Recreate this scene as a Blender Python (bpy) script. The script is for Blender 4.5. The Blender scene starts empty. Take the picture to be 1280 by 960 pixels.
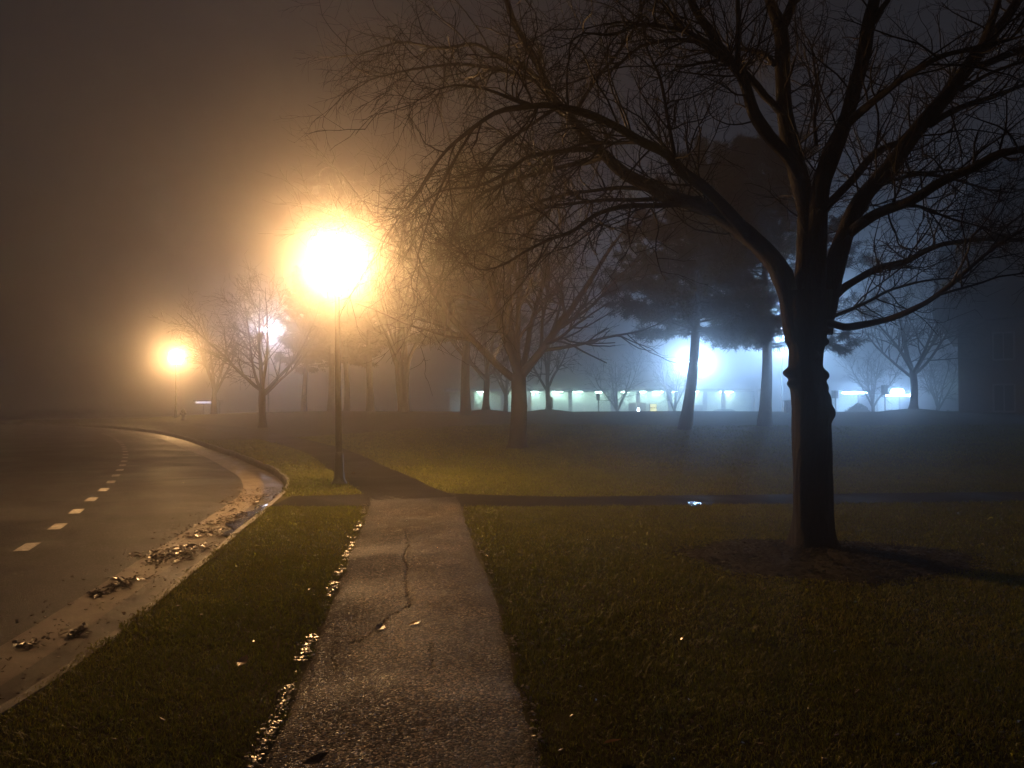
import bpy, bmesh, math
import numpy as np
from mathutils import Vector, Matrix

sc = bpy.context.scene
C = sc.collection
PI = math.pi
R = math.radians

# ------------------------------------------------------------------ camera constants
F = 961.0                 # focal length in pixels of a 1280 x 960 frame
CAMH = 1.6
PITCH = math.atan(22 / F)
cp, sp_ = math.cos(PITCH), math.sin(PITCH)


def at(u, v, Y):
    """world point seen at (u, v) of the 1280x960 photo at world depth Y"""
    x = (u - 640) / F
    z = (480 - v) / F
    dy = cp - z * sp_
    dz = sp_ + z * cp
    k = Y / dy
    return np.array([x * k, Y, CAMH + dz * k])


# ------------------------------------------------------------------ helpers: objects
def tag(o, label=None, cat=None, group=None, kind=None):
    if label: o['label'] = label
    if cat: o['category'] = cat
    if group: o['group'] = group
    if kind: o['kind'] = kind
    return o


def thing(name, label, cat, loc=(0, 0, 0), rz=0, group=None):
    o = bpy.data.objects.new(name, None)
    C.objects.link(o)
    o.location = loc
    o.rotation_euler = (0, 0, rz)
    o.empty_display_size = 0.2
    return tag(o, label, cat, group)


def link(name, me, mat, parent=None):
    o = bpy.data.objects.new(name, me)
    C.objects.link(o)
    if mat is not None and len(me.materials) == 0:
        me.materials.append(mat)
    if parent is not None:
        o.parent = parent
    return o


def copy_tree(o, parent=None):
    c = o.copy()
    C.objects.link(c)
    if parent is not None:
        c.parent = parent
    for ch in list(o.children):
        copy_tree(ch, c)
    return c


def np_mesh(name, V, Q=None, T=None, smooth=True, attr=None):
    V = np.asarray(V, dtype=np.float32).reshape(-1, 3)
    me = bpy.data.meshes.new(name)
    nq = 0 if Q is None else len(Q)
    nt = 0 if T is None else len(T)
    me.vertices.add(len(V))
    me.vertices.foreach_set('co', V.ravel())
    idx = []
    if nq: idx.append(np.asarray(Q, dtype=np.int32).ravel())
    if nt: idx.append(np.asarray(T, dtype=np.int32).ravel())
    idx = np.concatenate(idx)
    me.loops.add(len(idx))
    me.loops.foreach_set('vertex_index', idx)
    me.polygons.add(nq + nt)
    starts = np.concatenate([np.arange(nq) * 4, nq * 4 + np.arange(nt) * 3]).astype(np.int32)
    me.polygons.foreach_set('loop_start', starts)
    me.update(calc_edges=True)
    me.polygons.foreach_set('use_smooth', np.full(nq + nt, smooth, dtype=bool))
    if attr is not None:
        for k, a in attr.items():
            at_ = me.attributes.new(k, 'FLOAT', 'POINT')
            at_.data.foreach_set('value', np.asarray(a, dtype=np.float32))
    me.validate()
    return me


class MB:
    """collects simple shapes in a bmesh and links them as one object"""
    def __init__(self):
        self.bm = bmesh.new()

    def box(self, c, s, bev=0.0, rz=0.0, rx=0.0, ry=0.0):
        r = bmesh.ops.create_cube(self.bm, size=1.0)
        vs = r['verts']
        M = Matrix.Translation(c) @ Matrix.Rotation(rz, 4, 'Z') @ Matrix.Rotation(ry, 4, 'Y') @ Matrix.Rotation(rx, 4, 'X') @ Matrix.Diagonal((s[0], s[1], s[2], 1))
        bmesh.ops.transform(self.bm, matrix=M, verts=vs)
        if bev > 0:
            es = list({e for v in vs for e in v.link_edges})
            bmesh.ops.bevel(self.bm, geom=es, offset=bev, segments=2, affect='EDGES', profile=0.6)
        return self

    def lathe(self, prof, seg=20, c=(0, 0, 0), axis='Z'):
        rings = []
        for r, z in prof:
            ring = []
            for i in range(seg):
                a = 2 * PI * i / seg
                p = Vector((r * math.cos(a), r * math.sin(a), z))
                if axis == 'X': p = Vector((p.z, p.x, p.y))
                if axis == 'Y': p = Vector((p.x, p.z, p.y))
                ring.append(self.bm.verts.new(p + Vector(c)))
            rings.append(ring)
        for a, b in zip(rings[:-1], rings[1:]):
            for i in range(seg):
                j = (i + 1) % seg
                self.bm.faces.new((a[i], a[j], b[j], b[i]))
        for ring, flip in ((rings[0], True), (rings[-1], False)):
            f = list(reversed(ring)) if flip else ring
            try: self.bm.faces.new(f)
            except ValueError: pass
        return self

    def prism(self, pts, y0, y1):
        """polygon in XZ extruded along Y"""
        a = [self.bm.verts.new((x, y0, z)) for x, z in pts]
        b = [self.bm.verts.new((x, y1, z)) for x, z in pts]
        n = len(pts)
        self.bm.faces.new(a)
        self.bm.faces.new(list(reversed(b)))
        for i in range(n):
            j = (i + 1) % n
            self.bm.faces.new((a[j], a[i], b[i], b[j]))
        return self

    def build(self, name, mat, parent=None, smooth=False):
        bmesh.ops.recalc_face_normals(self.bm, faces=self.bm.faces)
        me = bpy.data.meshes.new(name)
        self.bm.to_mesh(me)
        self.bm.free()
        if smooth:
            me.polygons.foreach_set('use_smooth', [True] * len(me.polygons))
        return link(name, me, mat, parent)


# ------------------------------------------------------------------ materials
def new_mat(name):
    m = bpy.data.materials.new(name)
    m.use_nodes = True
    nt = m.node_tree
    b = nt.nodes['Principled BSDF']
    return m, nt, b


def surf(name, c0, c1, scale=20.0, rough=(0.5, 0.8), bump=0.0, bscale=None, bdist=0.01, spec=0.5, detail=6, metal=0.0, stretch=None):
    m, nt, b = new_mat(name)
    N, L = nt.nodes, nt.links
    tc = N.new('ShaderNodeTexCoord')
    vec = tc.outputs['Object']
    if stretch:
        mp = N.new('ShaderNodeMapping')
        mp.inputs['Scale'].default_value = stretch
        L.new(vec, mp.inputs['Vector'])
        vec = mp.outputs['Vector']
    n = N.new('ShaderNodeTexNoise')
    n.inputs['Scale'].default_value = scale
    n.inputs['Detail'].default_value = detail
    n.inputs['Roughness'].default_value = 0.65
    L.new(vec, n.inputs['Vector'])
    cr = N.new('ShaderNodeValToRGB')
    cr.color_ramp.elements[0].position = 0.32
    cr.color_ramp.elements[0].color = (*c0, 1)
    cr.color_ramp.elements[1].position = 0.68
    cr.color_ramp.elements[1].color = (*c1, 1)
    L.new(n.outputs['Fac'], cr.inputs['Fac'])
    L.new(cr.outputs['Color'], b.inputs['Base Color'])
    mr = N.new('ShaderNodeMapRange')
    mr.inputs['From Min'].default_value = 0.2
    mr.inputs['From Max'].default_value = 0.7
    mr.inputs['To Min'].default_value = rough[0]
    mr.inputs['To Max'].default_value = rough[1]
    n2 = N.new('ShaderNodeTexNoise')
    n2.inputs['Scale'].default_value = scale * 0.37
    n2.inputs['Detail'].default_value = 4
    L.new(vec, n2.inputs['Vector'])
    L.new(n2.outputs['Fac'], mr.inputs['Value'])
    L.new(mr.outputs['Result'], b.inputs['Roughness'])
    b.inputs['Specular IOR Level'].default_value = spec
    b.inputs['Metallic'].default_value = metal
    if bump:
        n3 = N.new('ShaderNodeTexNoise')
        n3.inputs['Scale'].default_value = bscale or scale * 3
        n3.inputs['Detail'].default_value = 8
        n3.inputs['Roughness'].default_value = 0.7
        L.new(vec, n3.inputs['Vector'])
        bp = N.new('ShaderNodeBump')
        bp.inputs['Strength'].default_value = bump
        bp.inputs['Distance'].default_value = bdist
        L.new(n3.outputs['Fac'], bp.inputs['Height'])
        L.new(bp.outputs['Normal'], b.inputs['Normal'])
    return m


def asphalt(name, c0, c1, c2, vscale, rough, bump, bdist, patch=0.5, spec=0.5, wear=False):
    """rolled asphalt: separate stones in dark binder, wet, with broad wear patches"""
    m, nt, b = new_mat(name)
    N, L = nt.nodes, nt.links
    tc = N.new('ShaderNodeTexCoord')
    vo = N.new('ShaderNodeTexVoronoi')
    vo.inputs['Scale'].default_value = vscale
    L.new(tc.outputs['Object'], vo.inputs['Vector'])
    sep = N.new('ShaderNodeSeparateColor')
    L.new(vo.outputs['Color'], sep.inputs['Color'])
    cr = N.new('ShaderNodeValToRGB')
    e = cr.color_ramp.elements
    e[0].position = 0.0; e[0].color = (*c0, 1)
    e[1].position = 1.0; e[1].color = (*c2, 1)
    k = e.new(0.6); k.color = (*c1, 1)
    L.new(sep.outputs['Red'], cr.inputs['Fac'])
    nz = N.new('ShaderNodeTexNoise')
    nz.inputs['Scale'].default_value = 1.6
    nz.inputs['Detail'].default_value = 7
    nz.inputs['Roughness'].default_value = 0.6
    L.new(tc.outputs['Object'], nz.inputs['Vector'])
    mr = N.new('ShaderNodeMapRange')
    mr.inputs['From Min'].default_value = 0.35; mr.inputs['From Max'].default_value = 0.68
    mr.inputs['To Min'].default_value = 1.0 - patch; mr.inputs['To Max'].default_value = 1.0 + patch
    L.new(nz.outputs['Fac'], mr.inputs['Value'])
    vm = N.new('ShaderNodeVectorMath'); vm.operation = 'SCALE'
    L.new(cr.outputs['Color'], vm.inputs[0]); L.new(mr.outputs['Result'], vm.inputs['Scale'])
    out = vm.outputs['Vector']
    if wear:
        at_ = N.new('ShaderNodeAttribute'); at_.attribute_name = 'wear'
        v2 = N.new('ShaderNodeVectorMath'); v2.operation = 'SCALE'
        L.new(out, v2.inputs[0]); L.new(at_.outputs['Fac'], v2.inputs['Scale'])
        out = v2.outputs['Vector']
    L.new(out, b.inputs['Base Color'])
    pw = N.new('ShaderNodeMath'); pw.operation = 'POWER'
    pw.inputs[1].default_value = 5.0
    L.new(sep.outputs['Green'], pw.inputs[0])
    rr = N.new('ShaderNodeMapRange')
    rr.inputs['To Min'].default_value = rough[1]; rr.inputs['To Max'].default_value = rough[0]
    L.new(pw.outputs['Value'], rr.inputs['Value'])
    nr = N.new('ShaderNodeTexNoise')
    nr.inputs['Scale'].default_value = 0.55
    nr.inputs['Detail'].default_value = 5
    nr.inputs['Roughness'].default_value = 0.55
    nr.inputs['Distortion'].default_value = 0.6
    L.new(tc.outputs['Object'], nr.inputs['Vector'])
    m2 = N.new('ShaderNodeMapRange')
    m2.inputs['From Min'].default_value = 0.36; m2.inputs['From Max'].default_value = 0.64
    m2.inputs['To Min'].default_value = 0.62; m2.inputs['To Max'].default_value = 1.1
    L.new(nr.outputs['Fac'], m2.inputs['Value'])
    ml = N.new('ShaderNodeMath'); ml.operation = 'MULTIPLY'
    L.new(rr.outputs['Result'], ml.inputs[0]); L.new(m2.outputs['Result'], ml.inputs[1])
    L.new(ml.outputs['Value'], b.inputs['Roughness'])
    add = N.new('ShaderNodeMath'); add.operation = 'MULTIPLY_ADD'
    add.inputs[1].default_value = -1.2
    L.new(vo.outputs['Distance'], add.inputs[0]); L.new(sep.outputs['Blue'], add.inputs[2])
    bp = N.new('ShaderNodeBump')
    bp.inputs['Strength'].default_value = bump
    bp.inputs['Distance'].default_value = bdist
    L.new(add.outputs['Value'], bp.inputs['Height'])
    L.new(bp.outputs['Normal'], b.inputs['Normal'])
    b.inputs['Specular IOR Level'].default_value = spec
    return m


def emit_mat(name, col, strength, sample=True):
    m = bpy.data.materials.new(name)
    m.use_nodes = True
    nt = m.node_tree
    nt.nodes.remove(nt.nodes['Principled BSDF'])
    e = nt.nodes.new('ShaderNodeEmission')
    e.inputs['Color'].default_value = (*col, 1)
    e.inputs['Strength'].default_value = strength
    nt.links.new(e.outputs[0], nt.nodes['Material Output'].inputs['Surface'])
    if not sample:
        m.cycles.emission_sampling = 'NONE'
    return m


def globe_mat(name, col, strength):
    """thin translucent diffuser: glows, and lets the bulb inside shine through"""
    m = bpy.data.materials.new(name)
    m.use_nodes = True
    nt = m.node_tree
    nt.nodes.remove(nt.nodes['Principled BSDF'])
    e = nt.nodes.new('ShaderNodeEmission')
    e.inputs['Color'].default_value = (*col, 1)
    e.inputs['Strength'].default_value = strength
    t = nt.nodes.new('ShaderNodeBsdfTransparent')
    a = nt.nodes.new('ShaderNodeAddShader')
    nt.links.new(e.outputs[0], a.inputs[0])
    nt.links.new(t.outputs[0], a.inputs[1])
    nt.links.new(a.outputs[0], nt.nodes['Material Output'].inputs['Surface'])
    m.cycles.emission_sampling = 'NONE'
    return m


WARM = (1.0, 0.5, 0.185)
COOL = (0.34, 0.6, 1.0)
TEAL = (0.62, 1.0, 0.86)

M = {}
M['bark'] = surf('wet_bark', (0.005, 0.004, 0.0035), (0.016, 0.012, 0.009), 9, (0.7, 0.9), 1.0, 40, 0.025, spec=0.15, stretch=(1, 1, 0.25))
M['twig'] = surf('wet_twig', (0.006, 0.0045, 0.0035), (0.016, 0.011, 0.008), 15, (0.4, 0.7), spec=0.14)
M['barkfar'] = surf('far_bark', (0.006, 0.0045, 0.0035), (0.018, 0.013, 0.01), 6, (0.6, 0.9), 0.6, 20, 0.03, spec=0.2, stretch=(1, 1, 0.3))
M['pinebark'] = surf('pine_bark', (0.01, 0.008, 0.006), (0.03, 0.022, 0.017), 7, (0.6, 0.9), 0.9, 16, 0.05, stretch=(1, 1, 0.35))
M['road'] = asphalt('road_asphalt', (0.017, 0.0165, 0.0165), (0.031, 0.03, 0.029), (0.07, 0.067, 0.063), 85, (0.42, 0.8), 0.45, 0.005, 0.4, 0.3)
M['path'] = asphalt('path_asphalt', (0.013, 0.011, 0.009), (0.044, 0.036, 0.028), (0.24, 0.185, 0.135), 80, (0.12, 0.95), 1.0, 0.015, 0.55, 0.3, True)
M['cross'] = asphalt('cross_path_asphalt', (0.007, 0.0065, 0.006), (0.015, 0.013, 0.012), (0.032, 0.028, 0.024), 90, (0.9, 1.0), 1.0, 0.012, 0.3, 0.06)
M['gutter'] = surf('gutter_concrete', (0.08, 0.068, 0.053), (0.195, 0.168, 0.135), 5, (0.35, 0.7), 0.4, 90, 0.004)
M['channel'] = surf('dark_channel', (0.02, 0.017, 0.013), (0.06, 0.05, 0.038), 6, (0.3, 0.6), 0.5, 60, 0.006)
M['kerb'] = surf('kerb_concrete', (0.045, 0.04, 0.033), (0.11, 0.098, 0.082), 7, (0.4, 0.7), 0.5, 60, 0.006)
M['paint'] = surf('road_paint', (0.16, 0.15, 0.13), (0.72, 0.69, 0.62), 22, (0.4, 0.6), 0.3, 150, 0.003)
M['soil'] = surf('lawn_soil', (0.025, 0.024, 0.006), (0.066, 0.062, 0.014), 3.0, (0.8, 1.0), 1.0, 70, 0.02, spec=0.08, detail=10)
M['mulch'] = surf('mulch', (0.0035, 0.0028, 0.0024), (0.011, 0.0075, 0.0055), 40, (0.8, 0.98), 1.0, 90, 0.02)
M['pole'] = surf('dark_pole_metal', (0.018, 0.017, 0.016), (0.035, 0.033, 0.03), 12, (0.3, 0.5))
M['wall'] = surf('pale_wall', (0.5, 0.54, 0.5), (0.62, 0.66, 0.6), 2, (0.6, 0.8))
M['slab'] = surf('concrete_slab', (0.2, 0.2, 0.2), (0.3, 0.3, 0.3), 3, (0.6, 0.8))
M['brickdark'] = surf('dark_masonry', (0.05, 0.04, 0.035), (0.1, 0.08, 0.07), 3, (0.6, 0.9), 0.4, 30, 0.01)
M['rooftile'] = surf('dark_roof', (0.02, 0.02, 0.022), (0.045, 0.045, 0.05), 5, (0.5, 0.8))
M['glassdark'] = surf('dark_glass', (0.02, 0.025, 0.03), (0.03, 0.035, 0.04), 5, (0.08, 0.15))
M['signback'] = surf('sign_metal', (0.12, 0.12, 0.12), (0.2, 0.2, 0.2), 9, (0.4, 0.6))
M['box'] = surf('pale_box_paint', (0.4, 0.42, 0.4), (0.52, 0.54, 0.52), 5, (0.4, 0.6))
M['carpaint'] = surf('car_paint', (0.1, 0.11, 0.12), (0.13, 0.14, 0.15), 3, (0.2, 0.3))
M['tyre'] = surf('rubber', (0.015, 0.015, 0.015), (0.03, 0.03, 0.03), 10, (0.7, 0.9))
M['hydrant'] = surf('hydrant_paint', (0.02, 0.012, 0.01), (0.04, 0.02, 0.016), 10, (0.4, 0.6))
M['scrap'] = surf('wet_plastic', (0.5, 0.52, 0.52), (0.7, 0.72, 0.72), 10, (0.1, 0.2), spec=0.9)
M['dimtube'] = emit_mat('dim_tube', (0.8, 0.78, 1.0), 3.0)
M['yellow'] = emit_mat('yellow_lit_panel', (1.0, 0.9, 0.25), 2.6)
M['tealtube'] = emit_mat('ceiling_tube', TEAL, 75.0)
M['cooltube'] = emit_mat('cool_tube', COOL, 110.0)
M['leaf'] = surf('wet_leaf', (0.03, 0.018, 0.01), (0.13, 0.075, 0.036), 22, (0.16, 0.45), spec=0.6)
M['paleleaf'] = surf('pale_leaf', (0.22, 0.12, 0.045), (0.4, 0.24, 0.1), 30, (0.12, 0.3), spec=0.8)
M['stone'] = surf('wet_stone', (0.06, 0.05, 0.04), (0.25, 0.21, 0.16), 40, (0.14, 0.4), spec=0.8)
M['hedge'] = surf('hedge_leaf', (0.02, 0.03, 0.012), (0.05, 0.065, 0.025), 8, (0.5, 0.7))

# water film
m, nt, b = new_mat('water_film')
b.inputs['Base Color'].default_value = (0.03, 0.03, 0.028, 1)
b.inputs['Roughness'].default_value = 0.2
b.inputs['Specular IOR Level'].default_value = 0.6
nz = nt.nodes.new('ShaderNodeTexNoise'); nz.inputs['Scale'].default_value = 14
bp = nt.nodes.new('ShaderNodeBump'); bp.inputs['Strength'].default_value = 0.15; bp.inputs['Distance'].default_value = 0.02
nt.links.new(nz.outputs['Fac'], bp.inputs['Height']); nt.links.new(bp.outputs['Normal'], b.inputs['Normal'])
M['water'] = m


def leafy(name, c0, c1, c2, rough, trans=0.25):
    m, nt, b = new_mat(name)
    N, L = nt.nodes, nt.links
    a = N.new('ShaderNodeAttribute'); a.attribute_name = 'rnd'
    cr = N.new('ShaderNodeValToRGB')
    e = cr.color_ramp.elements
    e[0].color = (*c0, 1); e[1].color = (*c2, 1)
    k = e.new(0.6); k.color = (*c1, 1)
    L.new(a.outputs['Fac'], cr.inputs['Fac'])
    L.new(cr.outputs['Color'], b.inputs['Base Color'])
    b.inputs['Roughness'].default_value = rough
    b.inputs['Specular IOR Level'].default_value = 0.3
    if trans > 0:
        tl = N.new('ShaderNodeBsdfTranslucent')
        mx = N.new('ShaderNodeMixShader')
        mx.inputs['Fac'].default_value = trans
        L.new(cr.outputs['Color'], tl.inputs['Color'])
        L.new(b.outputs[0], mx.inputs[1]); L.new(tl.outputs[0], mx.inputs[2])
        L.new(mx.outputs[0], N['Material Output'].inputs['Surface'])
    return m


M['grass'] = leafy('grass_blade', (0.075, 0.09, 0.008), (0.145, 0.158, 0.014), (0.23, 0.195, 0.035), 0.5, 0.5)
M['needle'] = leafy('pine_needle', (0.006, 0.010, 0.006), (0.013, 0.021, 0.01), (0.028, 0.028, 0.014), 0.7, 0.1)

# ------------------------------------------------------------------ kerb line, road, terrain height
KY = np.array([-14, -6, 0, 4.0, 5.0, 6.93, 9.0, 12.0, 14.0, 15.7, 17.9, 20.5, 24.2, 28.5, 33, 37.5, 44, 50, 56, 61, 65, 68, 70.5])
KX = np.array([-2.5, -2.5, -2.55, -2.67, -2.74, -3.0, -3.33, -3.79, -4.15, -4.6, -5.45, -6.75, -8.7, -11.2, -13.7, -16.4, -20.9, -26, -33, -42, -55, -80, -190])


def pchip(x, xp, fp):
    """monotone cubic interpolation"""
    x = np.asarray(x, float)
    h = np.diff(xp); d = np.diff(fp) / h
    mm = np.zeros(len(xp))
    for i in range(1, len(xp) - 1):
        if d[i - 1] * d[i] > 0:
            w1 = 2 * h[i] + h[i - 1]; w2 = h[i] + 2 * h[i - 1]
            mm[i] = (w1 + w2) / (w1 / d[i - 1] + w2 / d[i])
    mm[0], mm[-1] = d[0], d[-1]
    i = np.clip(np.searchsorted(xp, x) - 1, 0, len(xp) - 2)
    t = np.clip((x - xp[i]) / h[i], 0, 1)
    return ((2 * t**3 - 3 * t**2 + 1) * fp[i] + (t**3 - 2 * t**2 + t) * h[i] * mm[i]
            + (-2 * t**3 + 3 * t**2) * fp[i + 1] + (t**3 - t**2) * h[i] * mm[i + 1])


def kerbx(Y):
    return pchip(Y, KY, KX)


def sstep(a, b, x):
    t = np.clip((x - a) / (b - a), 0, 1)
    return t * t * (3 - 2 * t)


MOUNDS = [(608, 44, 0.22, 1.6), (685, 46, 0.22, 1.6), (1142, 43, 0.28, 2.2), (957, 31, 0.10, 1.2), (505, 40, 0.18, 2.4)]
MND = [((u - 640) / F * Y, Y, a, s) for u, Y, a, s in MOUNDS]
ROADZ = -0.145


def hgt(x, y):
    x = np.asarray(x, float); y = np.asarray(y, float)
    kx = kerbx(np.clip(y, -14, 70.5))
    lat = sstep(0.8, 13.0, x - kx)
    h = lat * (0.97 * sstep(13.5, 45, y) - 1.75 * sstep(49, 78, y))
    h += lat * 0.035 * np.sin(x * 0.31 + 1.3) * np.sin(y * 0.23 + 0.4) * sstep(13, 22, y)
    for mx, my, a, s in MND:
        h = h + a * np.exp(-((x - mx)**2 + (y - my)**2) / (2 * (s * 0.55)**2))
    return h


# dense kerb polyline and normals
_ys = np.concatenate([np.arange(-14, 30, 0.25), np.arange(30, 60, 0.4), np.arange(60, 68, 0.25), np.arange(68, 70.5, 0.06)])
KP = np.stack([kerbx(_ys), _ys], 1)
_d = np.gradient(KP, axis=0)
_d /= np.linalg.norm(_d, axis=1)[:, None]
KN = np.stack([-_d[:, 1], _d[:, 0]], 1)          # points to the road side (left)
KNR = -KN


def ribbon(name, offs, zs, mat, P=KP, Nn=KN, kind='structure', smooth=True):
    rows = [np.concatenate([P + Nn * o, np.full((len(P), 1), z) if np.isscalar(z) else z[:, None]], 1) for o, z in zip(offs, zs)]
    n, k = len(P), len(offs)
    V = np.stack(rows, 1).reshape(-1, 3)
    i = np.arange(n - 1)[:, None]; j = np.arange(k - 1)[None]
    a = (i * k + j).ravel()
    Q = np.stack([a, a + 1, a + k + 1, a + k], 1)
    me = np_mesh(name, V, Q, smooth=smooth)
    o = link(name, me, mat)
    if kind: tag(o, kind=kind)
    return o


ktop = hgt(KP[:, 0], KP[:, 1]) + 0.012
wob = 0.006 * np.sin(KP[:, 1] * 2.1) + 0.004 * np.sin(KP[:, 1] * 5.3)
# kerb: back, top, rounded nose, face, foot
kerb = ribbon('kerb', [-0.075, -0.07, -0.008, 0.0, 0.006, 0.02, 0.028, 0.03], [ktop - 0.12, ktop - 0.006 + wob, ktop + wob, ktop - 0.004 + wob, ktop - 0.016, ktop - 0.06, np.full(len(KP), ROADZ + 0.015), np.full(len(KP), ROADZ - 0.03)], M['kerb'], smooth=False)
gut = ribbon('gutter', [0.42, 0.6, 0.83], [ROADZ - 0.002, ROADZ + 0.002, ROADZ + 0.01], M['gutter'])
ribbon('gutter_channel', [0.02, 0.1, 0.422], [ROADZ + 0.002, ROADZ - 0.006, ROADZ - 0.001], M['channel'])  # darker strip between the kerb foot and the pale gutter
ROADW = 8.6
road = ribbon('road', [0.8, 1.5, 2.7, 5.0, ROADW], [ROADZ + 0.004, ROADZ + 0.02, ROADZ + 0.03, ROADZ + 0.03, ROADZ], M['road'])
ribbon('far_kerb', [ROADW - 0.02, ROADW, ROADW + 0.02, ROADW + 0.17, ROADW + 0.175], [ROADZ - 0.03, -0.02, 0.012, 0.012, -0.1], M['kerb'])

# centre line dashes, laid on the crown of the road
DV = [683, 658, 637, 621, 609, 599, 590]
DU = [37, 74, 100, 119, 133, 143, 150]
dc = [((u - 640) / F * (1.70 * F / (v - 502)), 1.70 * F / (v - 502)) for u, v in zip(DU, DV)]
mb = MB()
seg = np.linalg.norm(np.diff(KP, axis=0), axis=1)
sl = np.concatenate([[0], np.cumsum(seg)])
OFF0 = 2.38
CLY = np.array([-8, 0, 2, 5, 7, 9.1, 10.56, 12.2, 13.85, 15.4, 17, 18.7, 21.1, 24.2, 28.4, 34.3, 43.4, 50])
CLX = np.array([-3.6, -3.9, -4.1, -4.6, -5.08, -5.71, -6.22, -6.86, -7.5, -8.1, -8.8, -9.55, -10.65, -12.15, -14.3, -17.6, -23.4, -29.0])
cly = np.arange(-8, 50, 0.2)
cl = np.stack([pchip(cly, CLY, CLX), cly], 1)
cd_ = np.gradient(cl, axis=0); cd_ /= np.linalg.norm(cd_, axis=1)[:, None]
CN = np.stack([-cd_[:, 1], cd_[:, 0]], 1)
csl = np.concatenate([[0], np.cumsum(np.linalg.norm(np.diff(cl, axis=0), axis=1))])


def cpt(s, off=0.0):
    x = np.interp(s, csl, cl[:, 0]); y = np.interp(s, csl, cl[:, 1])
    nx = np.interp(s, csl, CN[:, 0]); ny = np.interp(s, csl, CN[:, 1])
    return x + nx * off, y + ny * off


s0 = np.interp(9.1, cl[:, 1], csl)
dash_v = []
for k in range(-5, 24):
    s = s0 + k * 1.57
    pts = []
    for ds in (-0.27, -0.09, 0.09, 0.27):
        pts.append((cpt(s + ds, 0.08), cpt(s + ds, -0.08)))
    vs = [[mb.bm.verts.new((*p, ROADZ + 0.036)) for p in pr] for pr in pts]
    for a, b2 in zip(vs[:-1], vs[1:]):
        mb.bm.faces.new((a[0], a[1], b2[1], b2[0]))
tag(mb.build('road_marking', M['paint']), kind='structure')


# ---- lawn: right of the kerb, and the verge beyond the road
def lawn_sheet(name, rows, xl, xr, ncol, power):
    t = np.linspace(0, 1, ncol)**power
    V = []
    for y in rows:
        a, b2 = xl(y), xr(y)
        xs = a + (b2 - a) * t
        V.append(np.stack([xs, np.full(ncol, y), hgt(xs, np.full(ncol, y))], 1))
    V = np.concatenate(V)
    n = len(rows)
    i = np.arange(n - 1)[:, None]; j = np.arange(ncol - 1)[None]
    a = (i * ncol + j).ravel()
    Q = np.stack([a, a + 1, a + ncol + 1, a + ncol], 1)
    me = np_mesh(name, V, Q)
    o = link(name, me, M['soil'])
    return tag(o, kind='structure')


rows = np.concatenate([np.arange(-14, 26, 0.3), np.arange(26, 70, 0.7), np.arange(70, 100, 2.0), np.arange(100, 261, 20)])
lawn_sheet('lawn', rows, lambda y: (kerbx(y) + 0.045) if y < 70.5 else -190.0, lambda y: 190.0, 240, 2.4)
LP = KP + KN * (ROADW + 0.16)


def leftx(y):
    return float(np.interp(y, LP[:, 1], LP[:, 0]))


rows2 = np.concatenate([np.arange(-14, 40, 1.0), np.arange(40, 63.6, 0.6)])
tt = np.linspace(0, 1, 40)**2
V = []
for y in rows2:
    xs = leftx(y) + (-190 - leftx(y)) * tt
    V.append(np.stack([xs, np.full(40, y), np.full(40, 0.0)], 1))
V = np.concatenate(V)
i = np.arange(len(rows2) - 1)[:, None]; j = np.arange(39)[None]
a = (i * 40 + j).ravel()
tag(link('verge', np_mesh('verge', V, np.stack([a + 1, a, a + 40, a + 41], 1)), M['soil']), kind='structure')

# ---- the deep base under everything, one sheet out to the haze limit
mb = MB()
mb.box((0, 120, -2.0), (390, 290, 0.4))
tag(mb.build('ground', M['soil']), kind='structure')

# ------------------------------------------------------------------ paths
PLY = np.array([-4, 0, 3.36, 5.0, 7.0, 10.4, 12.0, 13.4])
PLX = np.array([-0.95, -1.0, -1.12, -1.31, -1.57, -2.02, -2.26, -2.55])
PRX = np.array([0.55, 0.36, 0.14, 0.01, -0.19, -0.6, -0.76, -0.95])


def pl(y): return pchip(y, PLY, PLX)
def pr(y): return pchip(y, PLY, PRX)


def cross_y(x):
    """near and far edge of the cross path as a function of x"""
    base = 12.05 + 0.10 * sstep(0, 12, x) * x / 12 * 6
    near = 11.75 + np.where(x > 1.0, 0.085 * (x - 1.0), 0)
    far = near + 1.2 + 0.5 * np.exp(-((x + 1.6) / 1.4)**2)
    return near, far


rng = np.random.default_rng(11)


def fbm(x, y, seed=0, octs=4):
    r = np.random.default_rng(seed)
    out = np.zeros_like(x)
    amp, fr = 1.0, 1.0
    for _ in range(octs):
        for _ in range(3):
            a, p, k = r.uniform(0, 2 * PI), r.uniform(0, 2 * PI), r.uniform(0.7, 1.4)
            out += amp * np.sin(fr * k * (x * math.cos(a) + y * math.sin(a)) + p) / 3
        amp *= 0.55; fr *= 2.1
    return out


def seg_dist(px_, py_, pts):
    d = np.full(px_.shape, 1e9)
    for (x0, y0), (x1, y1) in zip(pts[:-1], pts[1:]):
        dx, dy = x1 - x0, y1 - y0
        t = np.clip(((px_ - x0) * dx + (py_ - y0) * dy) / (dx * dx + dy * dy), 0, 1)
        d = np.minimum(d, np.hypot(px_ - x0 - t * dx, py_ - y0 - t * dy))
    return d


def gp(u, v):
    Y = CAMH * F / (v - 502)
    return ((u - 640) / F * Y, Y)


crk = [gp(507, 662), gp(512, 680), gp(504, 696), gp(511, 708), gp(508, 722), gp(509, 738), gp(513, 752), gp(512, 765)]
crk2 = [gp(513, 757), gp(498, 766), gp(483, 774), gp(476, 786), gp(458, 797), gp(448, 803), gp(438, 806)]
crk3 = [gp(539, 805), gp(540, 822), gp(538, 838)]
crk4 = [gp(419, 800), gp(421, 822), gp(419, 838)]


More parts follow.
